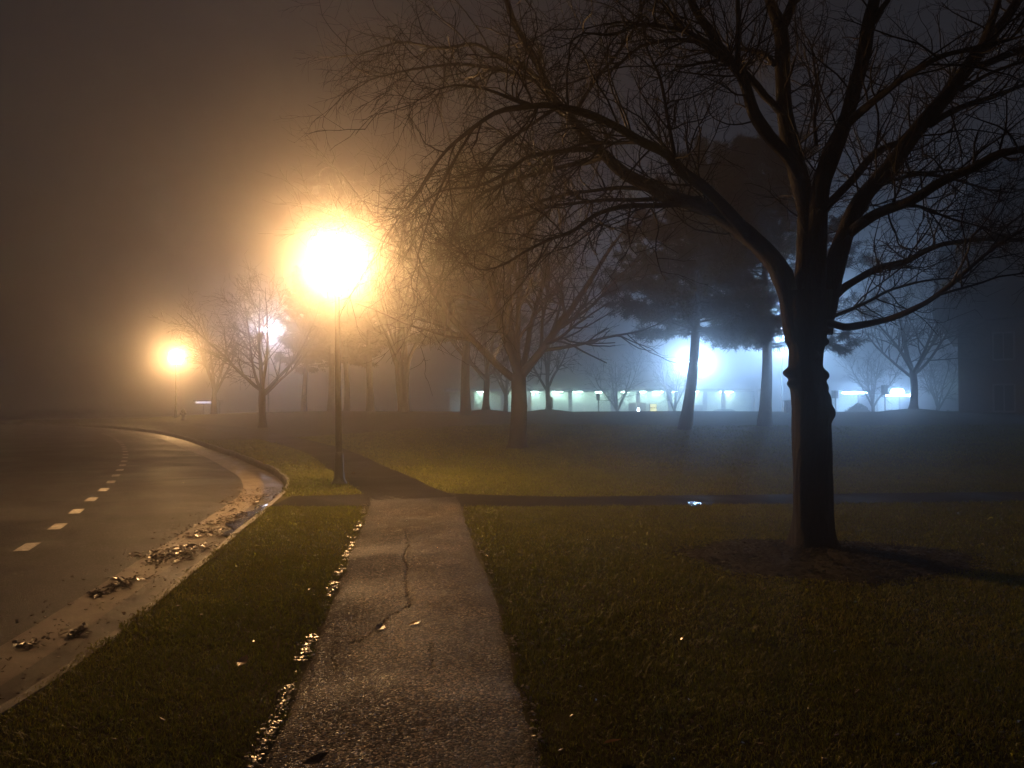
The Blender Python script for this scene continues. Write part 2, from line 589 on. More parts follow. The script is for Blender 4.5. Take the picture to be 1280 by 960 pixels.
def jag(pts, s, n=8, amp=0.014):
    r = np.random.default_rng(s)
    o = [pts[0]]
    for a, b2 in zip(pts[:-1], pts[1:]):
        for t in np.linspace(0, 1, n + 1)[1:]:
            o.append((a[0] + (b2[0] - a[0]) * t + r.normal(0, amp), a[1] + (b2[1] - a[1]) * t + r.normal(0, amp)))
    return o


crks = [(jag(crk, 1, 14, 0.011), 0.0078), (jag(crk2, 2, 14, 0.013), 0.0042), (jag(crk3, 3), 0.005), (jag(crk4, 4), 0.004)]
ny, nx = 1100, 170
yy = -4 + (13.4 + 4) * (np.linspace(0, 1, ny))
tx = np.linspace(0, 1, nx)
XX = pl(yy)[:, None] + (pr(yy) - pl(yy))[:, None] * tx[None]
edge_n = 0.03 * fbm(yy * 4, yy * 0, 5)[:, None] * (tx[None] < 0.5) + 0.02 * fbm(yy * 4, yy * 0, 6)[:, None] * (tx[None] >= 0.5)
XX = XX + edge_n * (np.abs(tx[None] - 0.5) * 2)**6
YY = np.repeat(yy[:, None], nx, 1)
ZZ = 0.016 + 0.006 * fbm(XX * 1.5, YY * 1.5, 2) + 0.0018 * fbm(XX * 30, YY * 30, 3)
ZZ -= 0.03 * (np.abs(tx[None] - 0.5) * 2)**14
for pts, w in crks:
    dd = seg_dist(XX, YY, pts)
    ZZ -= 0.014 * np.exp(-(dd / w)**2)
ZZ += hgt(XX, YY)
CR = np.zeros_like(XX)
for pts, w in crks:
    CR = np.maximum(CR, np.exp(-(seg_dist(XX, YY, pts) / (w * 0.9))**2))
edge_ = np.abs(tx[None] - 0.5) * 2
WEAR = 1 - 0.62 * sstep(0.62, 1.0, edge_ + 0.16 * fbm(XX * 3, YY * 3, 71))          # silt and moss along both edges
WEAR *= 1 - 0.75 * sstep(11.3, 12.7, YY + 0.4 * fbm(XX * 2.5, YY * 2.5, 72))         # darker newer surface of the junction
WEAR *= 1 - 0.85 * CR * np.clip(0.6 + 0.7 * fbm(XX * 6, YY * 6, 79), 0, 1)
WEAR *= np.clip(1 + 0.35 * fbm(XX * 1.1, YY * 0.9, 73) + 0.18 * fbm(XX * 5, YY * 5, 74), 0.4, 1.5)
V = np.stack([XX, YY, ZZ], 2).reshape(-1, 3)
i = np.arange(ny - 1)[:, None]; j = np.arange(nx - 1)[None]
a = (i * nx + j).ravel()
tag(link('footpath', np_mesh('footpath', V, np.stack([a, a + 1, a + nx + 1, a + nx], 1), attr={'wear': WEAR.ravel()}), M['path']), kind='structure')

# cross path from the kerb past the tree
xs = np.concatenate([np.arange(-3.7, 20, 0.15), np.arange(20, 60, 1.0)])
n_, f_ = cross_y(xs)
n_ = n_ + 0.03 * fbm(xs * 3, xs * 0, 8); f_ = f_ + 0.03 * fbm(xs * 3, xs * 0, 9)
ts = np.linspace(0, 1, 8)
Yg = n_[:, None] + (f_ - n_)[:, None] * ts[None]
Xg = np.repeat(xs[:, None], 8, 1)
Zg = hgt(Xg, Yg) + 0.006 + 0.003 * fbm(Xg, Yg, 4) * 0.5
V = np.stack([Xg, Yg, Zg], 2).reshape(-1, 3)
i = np.arange(len(xs) - 1)[:, None]; j = np.arange(7)[None]
a = (i * 8 + j).ravel()
tag(link('cross_path', np_mesh('cross_path', V, np.stack([a, a + 8, a + 9, a + 1], 1)), M['cross']), kind='structure')

# path that follows the kerb round the bend
WP = np.array([[-1.55, 12.6], [-2.1, 14.0], [-2.85, 16.2], [-3.75, 18.6], [-4.75, 21.4], [-6.1, 24.8], [-8.0, 28.6], [-10.4, 33], [-13.2, 38], [-17.6, 44.5], [-22.6, 50], [-29.5, 56], [-39, 61.5]])
yq = np.concatenate([np.arange(12.6, 30, 0.3), np.arange(30, 61.5, 0.6)])
WPc = np.stack([pchip(yq, WP[:, 1], WP[:, 0]), yq], 1)
wd = np.gradient(WPc, axis=0); wd /= np.linalg.norm(wd, axis=1)[:, None]
WN = np.stack([-wd[:, 1], wd[:, 0]], 1)
offs = np.linspace(-0.68, 0.68, 7)
Zs = [hgt(WPc[:, 0] + WN[:, 0] * o, WPc[:, 1] + WN[:, 1] * o) + 0.022 for o in offs]
ribbon('bend_path', list(offs), Zs, M['cross'], WPc, WN)

# ------------------------------------------------------------------ exclusion masks for grass
TREE = at(1015, 690, 8.2); TREE[2] = 0.0
MUL = (TREE[0] + 0.02, TREE[1] - 0.35)


def mulch_r(x, y):
    dx = (x - MUL[0]) / 1.45; dy = (y - MUL[1]) / 1.0
    ang = np.arctan2(dy, dx)
    return np.hypot(dx, dy) / (1 + 0.06 * np.sin(3 * ang + 1) + 0.05 * np.sin(7 * ang))


def on_lawn(x, y, m=0.0):
    k = kerbx(np.clip(y, -14, 70))
    ok = x > k + 0.015
    inpath = (y < 13.4) & (x > pl(np.clip(y, -4, 13.4)) + m) & (x < pr(np.clip(y, -4, 13.4)) - m)
    n1, f1 = cross_y(x)
    incross = (y > n1 + m) & (y < f1 - m)
    wx = pchip(np.clip(y, 12.6, 61), WP[:, 1], WP[:, 0])
    sl_ = np.interp(y, yq, np.abs(wd[:, 1]))
    inbend = (y > 12.9) & (np.abs(x - wx) * sl_ < 0.66 - m)
    inm = mulch_r(x, y) < 0.97
    return ok & ~inpath & ~incross & ~inbend & ~inm


# ------------------------------------------------------------------ grass
def make_grass():
    zones = [(1.6, 5.0, 8500, 0.0026, 0.021, 1), (5.0, 8.0, 4700, 0.0042, 0.0225, 1), (8.0, 12.0, 2000, 0.007, 0.026, 0), (12.0, 18.0, 800, 0.011, 0.03, 0), (18.0, 32.0, 200, 0.022, 0.035, 0)]
    Vs, Ts, As = [], [], []
    base = 0
    r = np.random.default_rng(3)
    for y0, y1, dens, w, hh, two in zones:
        wd_ = y1 * 1.36 + 5.2
        A = (y1 - y0) * wd_
        n = int(A * dens)
        y = r.uniform(y0, y1, n); x = r.uniform(-0.5, 0.5, n) * wd_
        keep = (np.abs(x) < y * 0.68 + 2.6)
        x, y = x[keep], y[keep]
        jit = 0.035 * fbm(x * 9, y * 9, 21)
        keep = on_lawn(x + jit, y + 0.03 * fbm(x * 8, y * 8, 22), 0.015)
        # thin, worn spots
        tuft = fbm(x * 2.2, y * 2.2, 23) + 0.6 * fbm(x * 7, y * 7, 24)
        bare = sstep(1.05, 1.5, fbm(x * 1.7 + 9, y * 1.7, 27) + 0.5 * fbm(x * 6, y * 6, 28))
        keep &= r.uniform(0, 1, len(x)) > 0.8 * bare
        keep &= r.uniform(0, 1, len(x)) < np.clip(0.88 + 0.22 * tuft, 0.5, 1)
        x, y, tuft = x[keep], y[keep], tuft[keep]
        n = len(x)
        z = hgt(x, y) - 0.004
        h = hh * r.lognormal(0, 0.35, n) * (1 + 0.15 * np.clip(tuft, -1, 1))
        a = r.uniform(0, 2 * PI, n)
        lean = r.uniform(0.2, 1.5, n) * h
        lx, ly = np.cos(a) * lean, np.sin(a) * lean
        b_ = a + PI / 2 + r.normal(0, 0.6, n)
        wx, wy = np.cos(b_) * w, np.sin(b_) * w
        B = np.stack([x, y, z], 1)
        sx = np.stack([wx, wy, 0 * x], 1)
        p0, p1 = B - sx, B + sx
        top = B + np.stack([lx, ly, h], 1)
        rnd = np.clip(0.42 + 0.22 * fbm(x * 1.3, y * 1.3, 25) + 0.12 * fbm(x * 9, y * 9, 26) + r.normal(0, 0.2, n), 0, 1)
        if two:
            mid = B + np.stack([lx * 0.35, ly * 0.35, h * 0.65], 1)
            m0, m1 = mid - sx * 0.8, mid + sx * 0.8
            V = np.stack([p0, p1, m0, m1, top], 1).reshape(-1, 3)
            k = base + np.arange(n) * 5
            T = np.concatenate([np.stack([k, k + 1, k + 3], 1), np.stack([k, k + 3, k + 2], 1), np.stack([k + 2, k + 3, k + 4], 1)])
            As.append(np.repeat(rnd, 5)); base += 5 * n
        else:
            V = np.stack([p0, p1, top], 1).reshape(-1, 3)
            k = base + np.arange(n) * 3
            T = np.stack([k, k + 1, k + 2], 1)
            As.append(np.repeat(rnd, 3)); base += 3 * n
        Vs.append(V); Ts.append(T)
    me = np_mesh('grass', np.concatenate(Vs), None, np.concatenate(Ts), smooth=True, attr={'rnd': np.concatenate(As)})
    o = link('grass', me, M['grass'])
    tag(o, 'short wet lawn grass beside the footpath and over the rise', 'grass', kind='stuff')
    print('grass tris', sum(len(t) for t in Ts))


make_grass()

# ------------------------------------------------------------------ tubes and branches
class Tubes:
    def __init__(self):
        self.V, self.Q, self.b = [], [], 0

    def add(self, P, Rr, k):
        """P (m,n,3)  Rr (m,n): m tubes of n rings with k sides"""
        P = np.asarray(P, float); Rr = np.asarray(Rr, float)
        if P.ndim == 2: P, Rr = P[None], Rr[None]
        m_, n = P.shape[:2]
        T = np.gradient(P, axis=1)
        T /= np.linalg.norm(T, axis=2)[..., None] + 1e-9
        ref = np.zeros((m_, 1, 3))
        avg = np.abs(T.mean(axis=1))
        ax = np.argmin(avg, axis=1)
        ref[np.arange(m_), 0, ax] = 1
        A = np.cross(T, np.broadcast_to(ref, T.shape)); A /= np.linalg.norm(A, axis=2)[..., None] + 1e-9
        B = np.cross(T, A)
        th = np.arange(k) * 2 * PI / k
        ring = P[:, :, None] + Rr[:, :, None, None] * (A[:, :, None] * np.cos(th)[None, None, :, None] + B[:, :, None] * np.sin(th)[None, None, :, None])
        self.V.append(ring.reshape(-1, 3))
        q = []
        i = np.arange(n - 1)[:, None]; j = np.arange(k)[None]
        a0 = (i * k + j).ravel(); a1 = (i * k + (j + 1) % k).ravel()
        q = np.stack([a0, a1, a1 + k, a0 + k], 1)
        self.Q.append((q[None] + (self.b + np.arange(m_) * n * k)[:, None, None]).reshape(-1, 4))
        self.b += m_ * n * k

    def mesh(self, name):
        return np_mesh(name, np.concatenate(self.V), np.concatenate(self.Q))


def unit(v):
    return v / (np.linalg.norm(v, axis=-1, keepdims=True) + 1e-9)


def grow(r, S, D, L, R0, n, wander, up, tip=0.35):
    m_ = len(S)
    P = np.zeros((m_, n + 1, 3)); P[:, 0] = S
    d = unit(D)
    up = np.broadcast_to(np.asarray(up, float), (m_,))
    for i in range(n):
        d = d + r.normal(0, wander, (m_, 3))
        d[:, 2] += up
        d = unit(d)
        P[:, i + 1] = P[:, i] + d * (L / n)[:, None]
    t = np.linspace(0, 1, n + 1)[None]
    Rr = R0[:, None] * (1 - t * (1 - tip))
    return P, Rr


def spawn(r, P, Rr, cnt, tmin, tmax, amin, amax):
    """cnt children on each polyline: start, direction, parent radius there, t"""
    m_, n = P.shape[:2]
    k = np.repeat(np.arange(m_), cnt)
    t = r.uniform(tmin, tmax, len(k))
    f = t * (n - 1)
    i = np.clip(f.astype(int), 0, n - 2)
    w = (f - i)[:, None]
    S = P[k, i] * (1 - w) + P[k, i + 1] * w
    T = unit(P[k, i + 1] - P[k, i])
    rad = Rr[k, i] * (1 - w[:, 0]) + Rr[k, i + 1] * w[:, 0]
    q = unit(np.cross(T, r.normal(0, 1, T.shape)))
    a = r.uniform(amin, amax, len(k))[:, None]
    return S, T * np.cos(a) + q * np.sin(a), rad, t, k


# ------------------------------------------------------------------ the big bare tree
def resample(pts, n):
    pts = np.asarray(pts, float)
    s = np.concatenate([[0], np.cumsum(np.linalg.norm(np.diff(pts[:, :3], axis=0), axis=1))])
    q = np.linspace(0, s[-1], n)
    out = np.stack([pchip(q, s, pts[:, c]) for c in range(pts.shape[1])], 1)
    return out, s[-1]


def main_tree():
    r = np.random.default_rng(42)
    root = thing('bare_tree', 'large bare deciduous tree with knobbly trunk standing in the dark mulch bed', 'tree', tuple(TREE))
    T0 = TREE
    # trunk rings: half widths traced in pixels, centre wobble
    tv = np.array([694, 686, 675, 660, 640, 600, 560, 530, 510, 495, 480, 468, 455, 440, 425, 410, 395, 380, 365])
    tl = np.array([980, 985, 988, 990, 992, 992, 991, 991, 991, 990, 988, 986, 987, 988, 986, 984, 982, 980, 980])
    tr = np.array([1052, 1046, 1042, 1040, 1039, 1038, 1037, 1036, 1034, 1032, 1029, 1027, 1027, 1028, 1031, 1034, 1036, 1038, 1040])
    zz = np.array([at(1010, v, T0[1])[2] for v in tv])
    cx = (tl + tr) / 2; hw = (tr - tl) / 2 / F * T0[1]
    X0 = (cx - 640) / F * T0[1]
    nz_ = 260; na = 110
    zq = np.linspace(-0.08, zz[-1], nz_)
    xq = np.interp(zq, zz, X0); hq = np.interp(zq, zz, hw)
    ker = np.ones(5) / 5
    hq[2:-2] = np.convolve(hq, ker, 'valid'); xq[2:-2] = np.convolve(xq, ker, 'valid')
    th = np.arange(na) * 2 * PI / na
    TH, ZQ = np.meshgrid(th, zq)
    RR = np.repeat(hq[:, None], na, 1)
    # bark ridges + root flare lobes
    RR = RR * (1 + 0.03 * fbm(TH * 4 + 0.8 * np.sin(ZQ * 3), ZQ * 2.2, 31) + 0.022 * np.abs(np.sin(TH * 9 + 2.2 * np.sin(ZQ * 3) + 1.5 * fbm(TH, ZQ * 5, 33))) + 0.012 * fbm(TH * 14, ZQ * 9, 35))
    RR = RR * (1 + (0.14 + 0.15 * np.sin(TH * 5 + 0.7)) * np.exp(-np.clip(ZQ, 0, 9) / 0.14))
    # swellings and knots: (u, v, side angle, height m, width m)
    for v, ang, amp, sz, sa in [(466, PI, 0.06, 0.05, 0.38), (481, PI + .3, 0.03, 0.05, 0.3), (469, -0.1, 0.072, 0.06, 0.38), (483, -0.35, 0.03, 0.05, 0.3), (515, -0.1, 0.062, 0.085, 0.6), (497, 0.1, 0.05, 0.07, 0.6),
                                (428, 0.05, 0.05, 0.04, 0.4), (414, 0.0, 0.04, 0.035, 0.35), (480, PI + 0.3, 0.03, 0.04, 0.35), (488, 1.45 * PI, 0.025, 0.05, 0.22), (447, 1.62 * PI, 0.03, 0.04, 0.22),
                                (425, PI - 0.1, 0.03, 0.05, 0.4), (520, 1.5 * PI + .4, 0.03, 0.08, 0.5), (590, 1.4 * PI, 0.012, 0.06, 0.3)]:
        z0 = at(1010, v, T0[1])[2]
        da = np.angle(np.exp(1j * (TH - ang)))
        RR = RR + amp * np.exp(-(((ZQ - z0) / sz)**2)**1.3 - (da / sa)**2)
    V = np.stack([xq[:, None] - T0[0] + RR * np.cos(TH), RR * np.sin(TH) * 0.95, ZQ], 2).reshape(-1, 3)
    i = np.arange(nz_ - 1)[:, None]; j = np.arange(na)[None]
    a0 = (i * na + j).ravel(); a1 = (i * na + (j + 1) % na).ravel()
    Q = np.stack([a0, a1, a1 + na, a0 + na], 1)
    tb = Tubes()
    tb.V.append(V); tb.Q.append(Q); tb.b = len(V)

    # limbs: list of (u, v, depth offset, radius px)
    LIMBS = [
        # left-centre leader and its fork
        [(1003, 412, 0, 17), (1006, 372, 0, 14), (1008, 320, .05, 13), (1008, 275, .1, 12), (995, 206, .2, 11.5), (983, 155, .25, 10.5), (979, 86, .35, 9.5), (976, 38, .4, 9), (961, 0, .5, 6), (945, -60, .6, 4.5), (938, -150, .8, 2.5)],
        [(976, 40, .4, 6), (984, 20, .4, 6), (992, 0, .3, 5.5), (1002, -60, .1, 4), (1008, -140, -.1, 2)],
        # left leader
        [(1002, 226, .15, 9), (985, 196, .05, 8.5), (968, 178, 0, 8), (946, 148, -.1, 7.5), (926, 93, -.3, 7), (909, 72, -.4, 6.2), (885, 38, -.6, 5.2), (864, 0, -.8, 4.6), (850, -50, -1, 3.2), (840, -130, -1.2, 1.8)],
        [(923, 86, -.3, 4), (922, 60, -.3, 3.8), (923, 30, -.2, 3.5), (922, 0, -.1, 3.2), (926, -60, 0, 2.2), (924, -120, 0, 1.4)],
        [(976, 140, .25, 5), (958, 122, .3, 5), (943, 104, .2, 4.5), (929, 88, 0, 4), (915, 74, -.2, 3.5)],
        [(909, 72, -.4, 4), (890, 57, -.7, 3.6), (860, 41, -1.0, 3.2), (835, 34, -1.2, 2.8), (801, 31, -1.4, 2.4), (764, 43, -1.6, 1.8), (730, 41, -1.8, 1.2)],
        [(905, 76, -.4, 3), (860, 50, -.3, 2.6), (808, 55, -.1, 2.2), (764, 86, .1, 1.6), (715, 103, .3, 1.0)],
        [(968, 80, .3, 4.2), (955, 68, .5, 3.6), (935, 62, .8, 3), (905, 60, 1.1, 2)],
        # right leader
        [(1016, 410, 0, 15), (1020, 340, 0, 13), (1021, 290, 0, 12.5), (1024, 247, 0, 12), (1039, 192, -.1, 11), (1053, 161, -.15, 10), (1067, 117, -.2, 9), (1081, 69, -.2, 8.5), (1087, 27, -.2, 8), (1093, 0, -.2, 7), (1100, -60, -.1, 5), (1112, -150, 0, 2.5)],
        [(1090, 30, -.2, 4), (1100, 14, -.3, 3.6), (1112, -4, -.4, 3.2), (1132, -60, -.6, 2)],
        [(1056, 158, -.1, 6), (1078, 138, -.4, 5), (1101, 120, -.7, 4.4), (1142, 89, -1.1, 4), (1173, 72, -1.4, 3.5), (1218, 60, -1.7, 2.8), (1262, 50, -1.9, 2)],
        [(1030, 262, 0, 6), (1039, 252, .1, 5.4), (1067, 223, .4, 5), (1094, 192, .7, 4.4), (1129, 175, 1, 3.6), (1160, 150, 1.3, 2.6), (1180, 110, 1.6, 1.6)],
        # right limb
        [(1026, 415, 0, 14), (1033, 386, 0, 12.5), (1045, 328, 0, 12), (1056, 292, 0, 11.5), (1077, 251, 0, 10.5), (1115, 206, 0, 10), (1149, 158, .1, 9.5), (1184, 120, .2, 9), (1218, 72, .3, 8.5), (1240, 45, .4, 7), (1262, 18, .5, 6), (1285, -20, .6, 5), (1310, -90, .8, 3)],
        [(1226, 62, .3, 5), (1238, 30, .1, 4.5), (1246, 5, 0, 4), (1256, -60, -.2, 2.4)],
        [(1056, 296, 0, 8), (1068, 286, -.1, 7), (1101, 265, -.4, 6.6), (1132, 254, -.7, 6.2), (1184, 223, -1.0, 6), (1218, 210, -1.2, 5.6), (1252, 193, -1.4, 5), (1285, 184, -1.6, 4.2), (1345, 160, -1.9, 2.5)],
        [(1040, 375, .1, 6), (1052, 362, .3, 5), (1074, 348, .5, 4.6), (1098, 335, .7, 4.4), (1129, 328, .9, 4), (1156, 314, 1.1, 3.6), (1184, 304, 1.3, 3.2), (1218, 300, 1.5, 2.8), (1280, 299, 1.8, 2.2), (1340, 297, 2, 1.3)],
        [(1028, 404, 0, 6), (1040, 405, -.2, 5), (1060, 409, -.4, 4.6), (1084, 405, -.6, 4.3), (1108, 400, -.8, 4), (1149, 383, -1.1, 3.5), (1180, 362, -1.3, 3), (1211, 335, -1.5, 2.5), (1246, 307, -1.7, 2), (1285, 284, -1.9, 1.4)],
        [(1034, 398, 0, 3), (1056, 390, .3, 2.4), (1081, 379, .5, 2), (1115, 362, .8, 1.8), (1150, 352, 1, 1.4), (1184, 348, 1.2, .9)],
        [(1175, 368, -1.3, 2), (1200, 361, -1.4, 1.7), (1225, 354, -1.5, 1.4), (1252, 345, -1.6, 1.2), (1285, 341, -1.8, .9)],
        [(1163, 156, .1, 4.6), (1185, 142, .3, 4), (1215, 129, .5, 3.6), (1252, 117, .7, 3), (1285, 105, .9, 2.4), (1330, 95, 1, 1.4)],
        [(1228, 82, .3, 5), (1250, 72, .5, 4.6), (1282, 60, .7, 4), (1330, 40, .9, 2.4)],
        [(1201, 113, .2, 3), (1235, 93, -.1, 2.4), (1285, 75, -.4, 1.8), (1320, 66, -.6, 1)],
        [(1100, 232, 0, 3), (1115, 226, .2, 2.6), (1149, 218, .5, 2.3), (1184, 222, .8, 2), (1235, 237, 1.1, 1.2)],
        [(1128, 256, -.7, 2.6), (1150, 258, -.8, 2), (1185, 272, -.9, 1.6), (1225, 283, -1, 1)],
        [(1060, 272, 0, 3), (1082, 262, .4, 2.4), (1090, 240, .8, 1.8), (1100, 215, 1.1, 1.2)],
        # low left limb
        [(998, 425, 0, 15), (990, 390, 0, 14), (978, 345, 0, 13), (953, 311, .1, 12), (926, 287, .2, 11), (885, 262, .4, 10), (846, 249, .6, 9), (815, 234, .7, 8.4), (781, 217, .9, 7.6), (753, 192, 1.0, 7), (729, 168, 1.1, 6.4), (709, 141, 1.2, 6), (692, 124, 1.3, 5.8), (678, 96, 1.4, 5), (661, 58, 1.5, 4.4), (643, 27, 1.5, 4), (633, 0, 1.5, 3.6), (622, -50, 1.5, 2.4), (618, -110, 1.4, 1.4)],
        [(936, 296, .15, 8), (915, 270, -.1, 7.5), (881, 235, -.4, 7), (858, 218, -.6, 6.5), (832, 192, -.8, 6), (798, 175, -1, 5.6), (764, 155, -1.2, 5.2), (729, 141, -1.3, 4.8), (695, 132, -1.4, 4.3), (654, 134, -1.5, 3.7), (619, 141, -1.6, 3.1), (585, 165, -1.6, 2.5), (557, 189, -1.6, 2), (523, 241, -1.5, 1.5), (492, 282, -1.4, .9)],
        [(684, 108, 1.35, 3.4), (655, 84, 1.6, 2.8), (626, 72, 1.8, 2.5), (588, 55, 2.1, 2.2), (551, 60, 2.3, 1.8), (499, 53, 2.5, 1.4), (447, 69, 2.7, .8)],
        [(688, 114, 1.3, 3.2), (660, 97, 1.2, 2.8), (633, 89, 1.1, 2.4), (585, 81, 1.0, 2.1), (533, 84, .9, 1.6), (475, 96, .8, .9)],
        [(668, 134, -1.4, 2.6), (640, 124, -1.7, 2.2), (612, 113, -1.9, 1.9), (575, 107, -2.1, 1.5), (545, 112, -2.3, .9)],
        [(746, 187, 1.0, 4), (722, 187, .8, 3.4), (702, 189, .7, 3), (661, 196, .5, 2.6), (626, 220, .3, 2.2), (592, 234, .2, 1.7), (557, 237, .1, 1.2), (520, 262, 0, .8)],
        [(755, 195, 1.0, 4), (735, 203, 1.3, 3.3), (712, 206, 1.5, 3), (661, 220, 1.9, 2.6), (612, 237, 2.2, 2.1), (585, 258, 2.4, 1.6), (571, 280, 2.5, 1.3), (557, 326, 2.6, .8)],
        [(808, 178, -.9, 3), (785, 178, -.6, 2.6), (764, 179, -.4, 2.3), (729, 180, -.1, 1.8), (690, 192, .2, 1.3), (650, 220, .4, .8)],
        [(858, 254, .6, 4.6), (820, 257, .3, 3.6), (781, 258, 0, 3.2), (746, 268, -.3, 2.7), (715, 289, -.5, 2.3), (681, 302, -.7, 1.9), (653, 317, -.8, 1.6), (627, 332, -.9, 1.3), (603, 338, -1, 1.1), (587, 330, -1, .9), (580, 317, -1, .7)],
        [(838, 247, .6, 3.4), (798, 250, .9, 2.8), (746, 251, 1.2, 2.3), (702, 256, 1.4, 1.9), (640, 275, 1.7, 1.4), (585, 300, 1.9, .8)],
        [(815, 236, .7, 3), (760, 236, 1.3, 2.4), (700, 245, 1.8, 1.9), (650, 262, 2.2, 1.5), (600, 300, 2.5, 1.1), (560, 345, 2.7, .7)],
        [(700, 132, -1.4, 2.6), (672, 150, -1, 2.2), (640, 172, -.6, 1.8), (610, 205, -.3, 1.4), (590, 250, 0, .8)],
        [(592, 160, -1.6, 2), (560, 215, -1.3, 1.6), (540, 262, -1.1, 1.3), (522, 318, -1.0, .8)],
        [(714, 148, 1.2, 3), (745, 100, 1.0, 2.4), (775, 62, .8, 2), (800, 20, .6, 1.6), (812, -30, .5, 1)],
        [(846, 210, -.6, 3), (835, 150, -.4, 2.4), (826, 100, -.2, 2), (806, 50, 0, 1.4), (800, 0, 0, 1)],
        [(1020, 180, .1, 2.6), (1018, 150, .5, 2.2), (1022, 110, .9, 1.8), (1015, 60, 1.2, 1.2)],
    ]
    kids_S, kids_D, kids_L, kids_R = [], [], [], []
    for li, lm in enumerate(LIMBS):
        pts = []
        for u, v, dy, rp in lm:
            Y = T0[1] + dy
            p = at(u, v, Y) - np.array([T0[0], T0[1], 0])
            pts.append([*p, rp / F * Y])
        n = max(14, int(len(lm) * 3.2))
        q, L = resample(pts, n)
        jit = np.stack([fbm(np.linspace(0, L * 6, n), np.zeros(n), 100 + li * 3 + c, 3) for c in range(3)], 1)
        q[:, :3] += jit * np.clip(q[:, 3:] * 0.35, 0.002, 0.03) * np.linspace(0, 1, n)[:, None]
        # knuckles where shoots leave
        rad = q[:, 3] * (1 + 0.09 * fbm(np.linspace(0, L * 9, n), np.zeros(n), 300 + li, 3))
        tb.add(q[:, :3], rad, 12 if q[0, 3] > 0.05 else 7)
        c = int(L * (6.0 if q[-1, 0] > -0.5 else 7.5)) + 3
        S, D, rr, t, _ = spawn(r, q[None, :, :3], q[None, :, 3], c, 0.18, 1.0, R(25), R(75))
        keep = S[:, 2] > 2.6
        S, D, rr, t = S[keep], D[keep], rr[keep], t[keep]
        # outward and, away from the leaders, drooping
        D[:, 2] += 0.1
        kids_S.append(S); kids_D.append(D)
        kids_L.append(r.uniform(0.35, 1.25, len(S)) * (0.7 + 0.5 * (1 - t)))
        kids_R.append(np.clip(rr * 0.5, 0.0035, 0.011))
        # limb tip continues as a spray
        S = np.repeat(q[-1:, :3], 3, 0); d = unit(q[-1, :3] - q[-3, :3])
        kids_S.append(S); kids_D.append(d[None] + r.normal(0, 0.35, (3, 3))); kids_L.append(r.uniform(0.5, 1.1, 3)); kids_R.append(np.full(3, max(q[-1, 3] * 0.8, 0.004)))
    link('trunk', tb.mesh('trunk'), M['bark'], root)
    S, D, L, R0 = map(np.concatenate, (kids_S, kids_D, kids_L, kids_R))
    ct = Tubes()
    left = S[:, 0] < -1.6
    P1, r1 = grow(r, S, D, L, R0, 8, 0.17, np.where(left, -0.015, 0.05), 0.4)
    ct.add(P1, r1, 5)
    S, D, rr, t, k = spawn(r, P1, r1, 6, 0.12, 1.0, R(25), R(70))
    L2 = r.uniform(0.18, 0.62, len(S)) * np.clip(L[k], 0.5, 1.2)
    lf = S[:, 0] < -2.2
    P2, r2 = grow(r, S, D, L2, np.clip(rr * 0.6, 0.0026, 0.006), 6, 0.16, np.where(lf, -0.05, 0.04), 0.5)
    ct.add(P2, r2, 4)
    S, D, rr, t, k = spawn(r, P2, r2, 3, 0.15, 1.0, R(25), R(65))
    L3 = r.uniform(0.08, 0.32, len(S))
    lf = S[:, 0] < -2.2
    P3, r3 = grow(r, S, D, L3, np.full(len(S), 0.0021), 4, 0.18, np.where(lf, -0.08, 0.03), 0.6)
    ct.add(P3, r3, 3)
    print('main tree twigs', len(P1), len(P2), len(P3))
    link('crown', ct.mesh('crown'), M['twig'], root)
    # mulch bed
    nr, na = 26, 96
    Vv = []
    for a_ in range(nr):
        f = a_ / (nr - 1)
        for b_ in range(na):
            th_ = 2 * PI * b_ / na
            k_ = 1 + 0.06 * math.sin(3 * th_ + 1) + 0.05 * math.sin(7 * th_)
            Vv.append((MUL[0] + 1.5 * f * k_ * math.cos(th_), MUL[1] + 1.04 * f * k_ * math.sin(th_), 0))
    Vv = np.array(Vv)
    f = np.repeat(np.linspace(0, 1, nr), na)
    Vv[:, 2] = hgt(Vv[:, 0], Vv[:, 1]) - 0.012 + 0.09 * (1 - f**2.2) + 0.012 * fbm(Vv[:, 0] * 9, Vv[:, 1] * 9, 44) * (f < 0.99) + 0.008 * r.normal(0, 1, len(Vv)) * (f < 0.99)
    i = np.arange(nr - 1)[:, None]; j = np.arange(na)[None]
    a0 = (i * na + j).ravel(); a1 = (i * na + (j + 1) % na).ravel()
    tag(link('mulch_bed', np_mesh('mulch_bed', Vv, np.stack([a0, a0 + na, a1 + na, a1], 1)), M['mulch']), 'dark oval bed of wet mulch round the large bare tree', 'mulch bed', kind='stuff')
    # wood chips scattered over the bed
    n = 2600
    rr = np.sqrt(r.uniform(0, 1, n)) * (1.0 + 0.1 * np.abs(r.normal(0, 1, n))); th_ = r.uniform(0, 2 * PI, n)
    k_ = 1 + 0.06 * np.sin(3 * th_ + 1) + 0.05 * np.sin(7 * th_)
    x = MUL[0] + 1.5 * rr * k_ * np.cos(th_); y = MUL[1] + 1.04 * rr * k_ * np.sin(th_)
    z = hgt(x, y) + 0.09 * (1 - np.clip(rr, 0, 1)**2.2) + 0.008
    V, Q = chips(r, x, y, z, 0.006, 0.026, 0.25)
    tag(link('wood_chips', np_mesh('wood_chips', V, Q, smooth=False), M['mulch']), 'loose wet wood chips lying over the mulch bed', 'wood chips', kind='stuff')


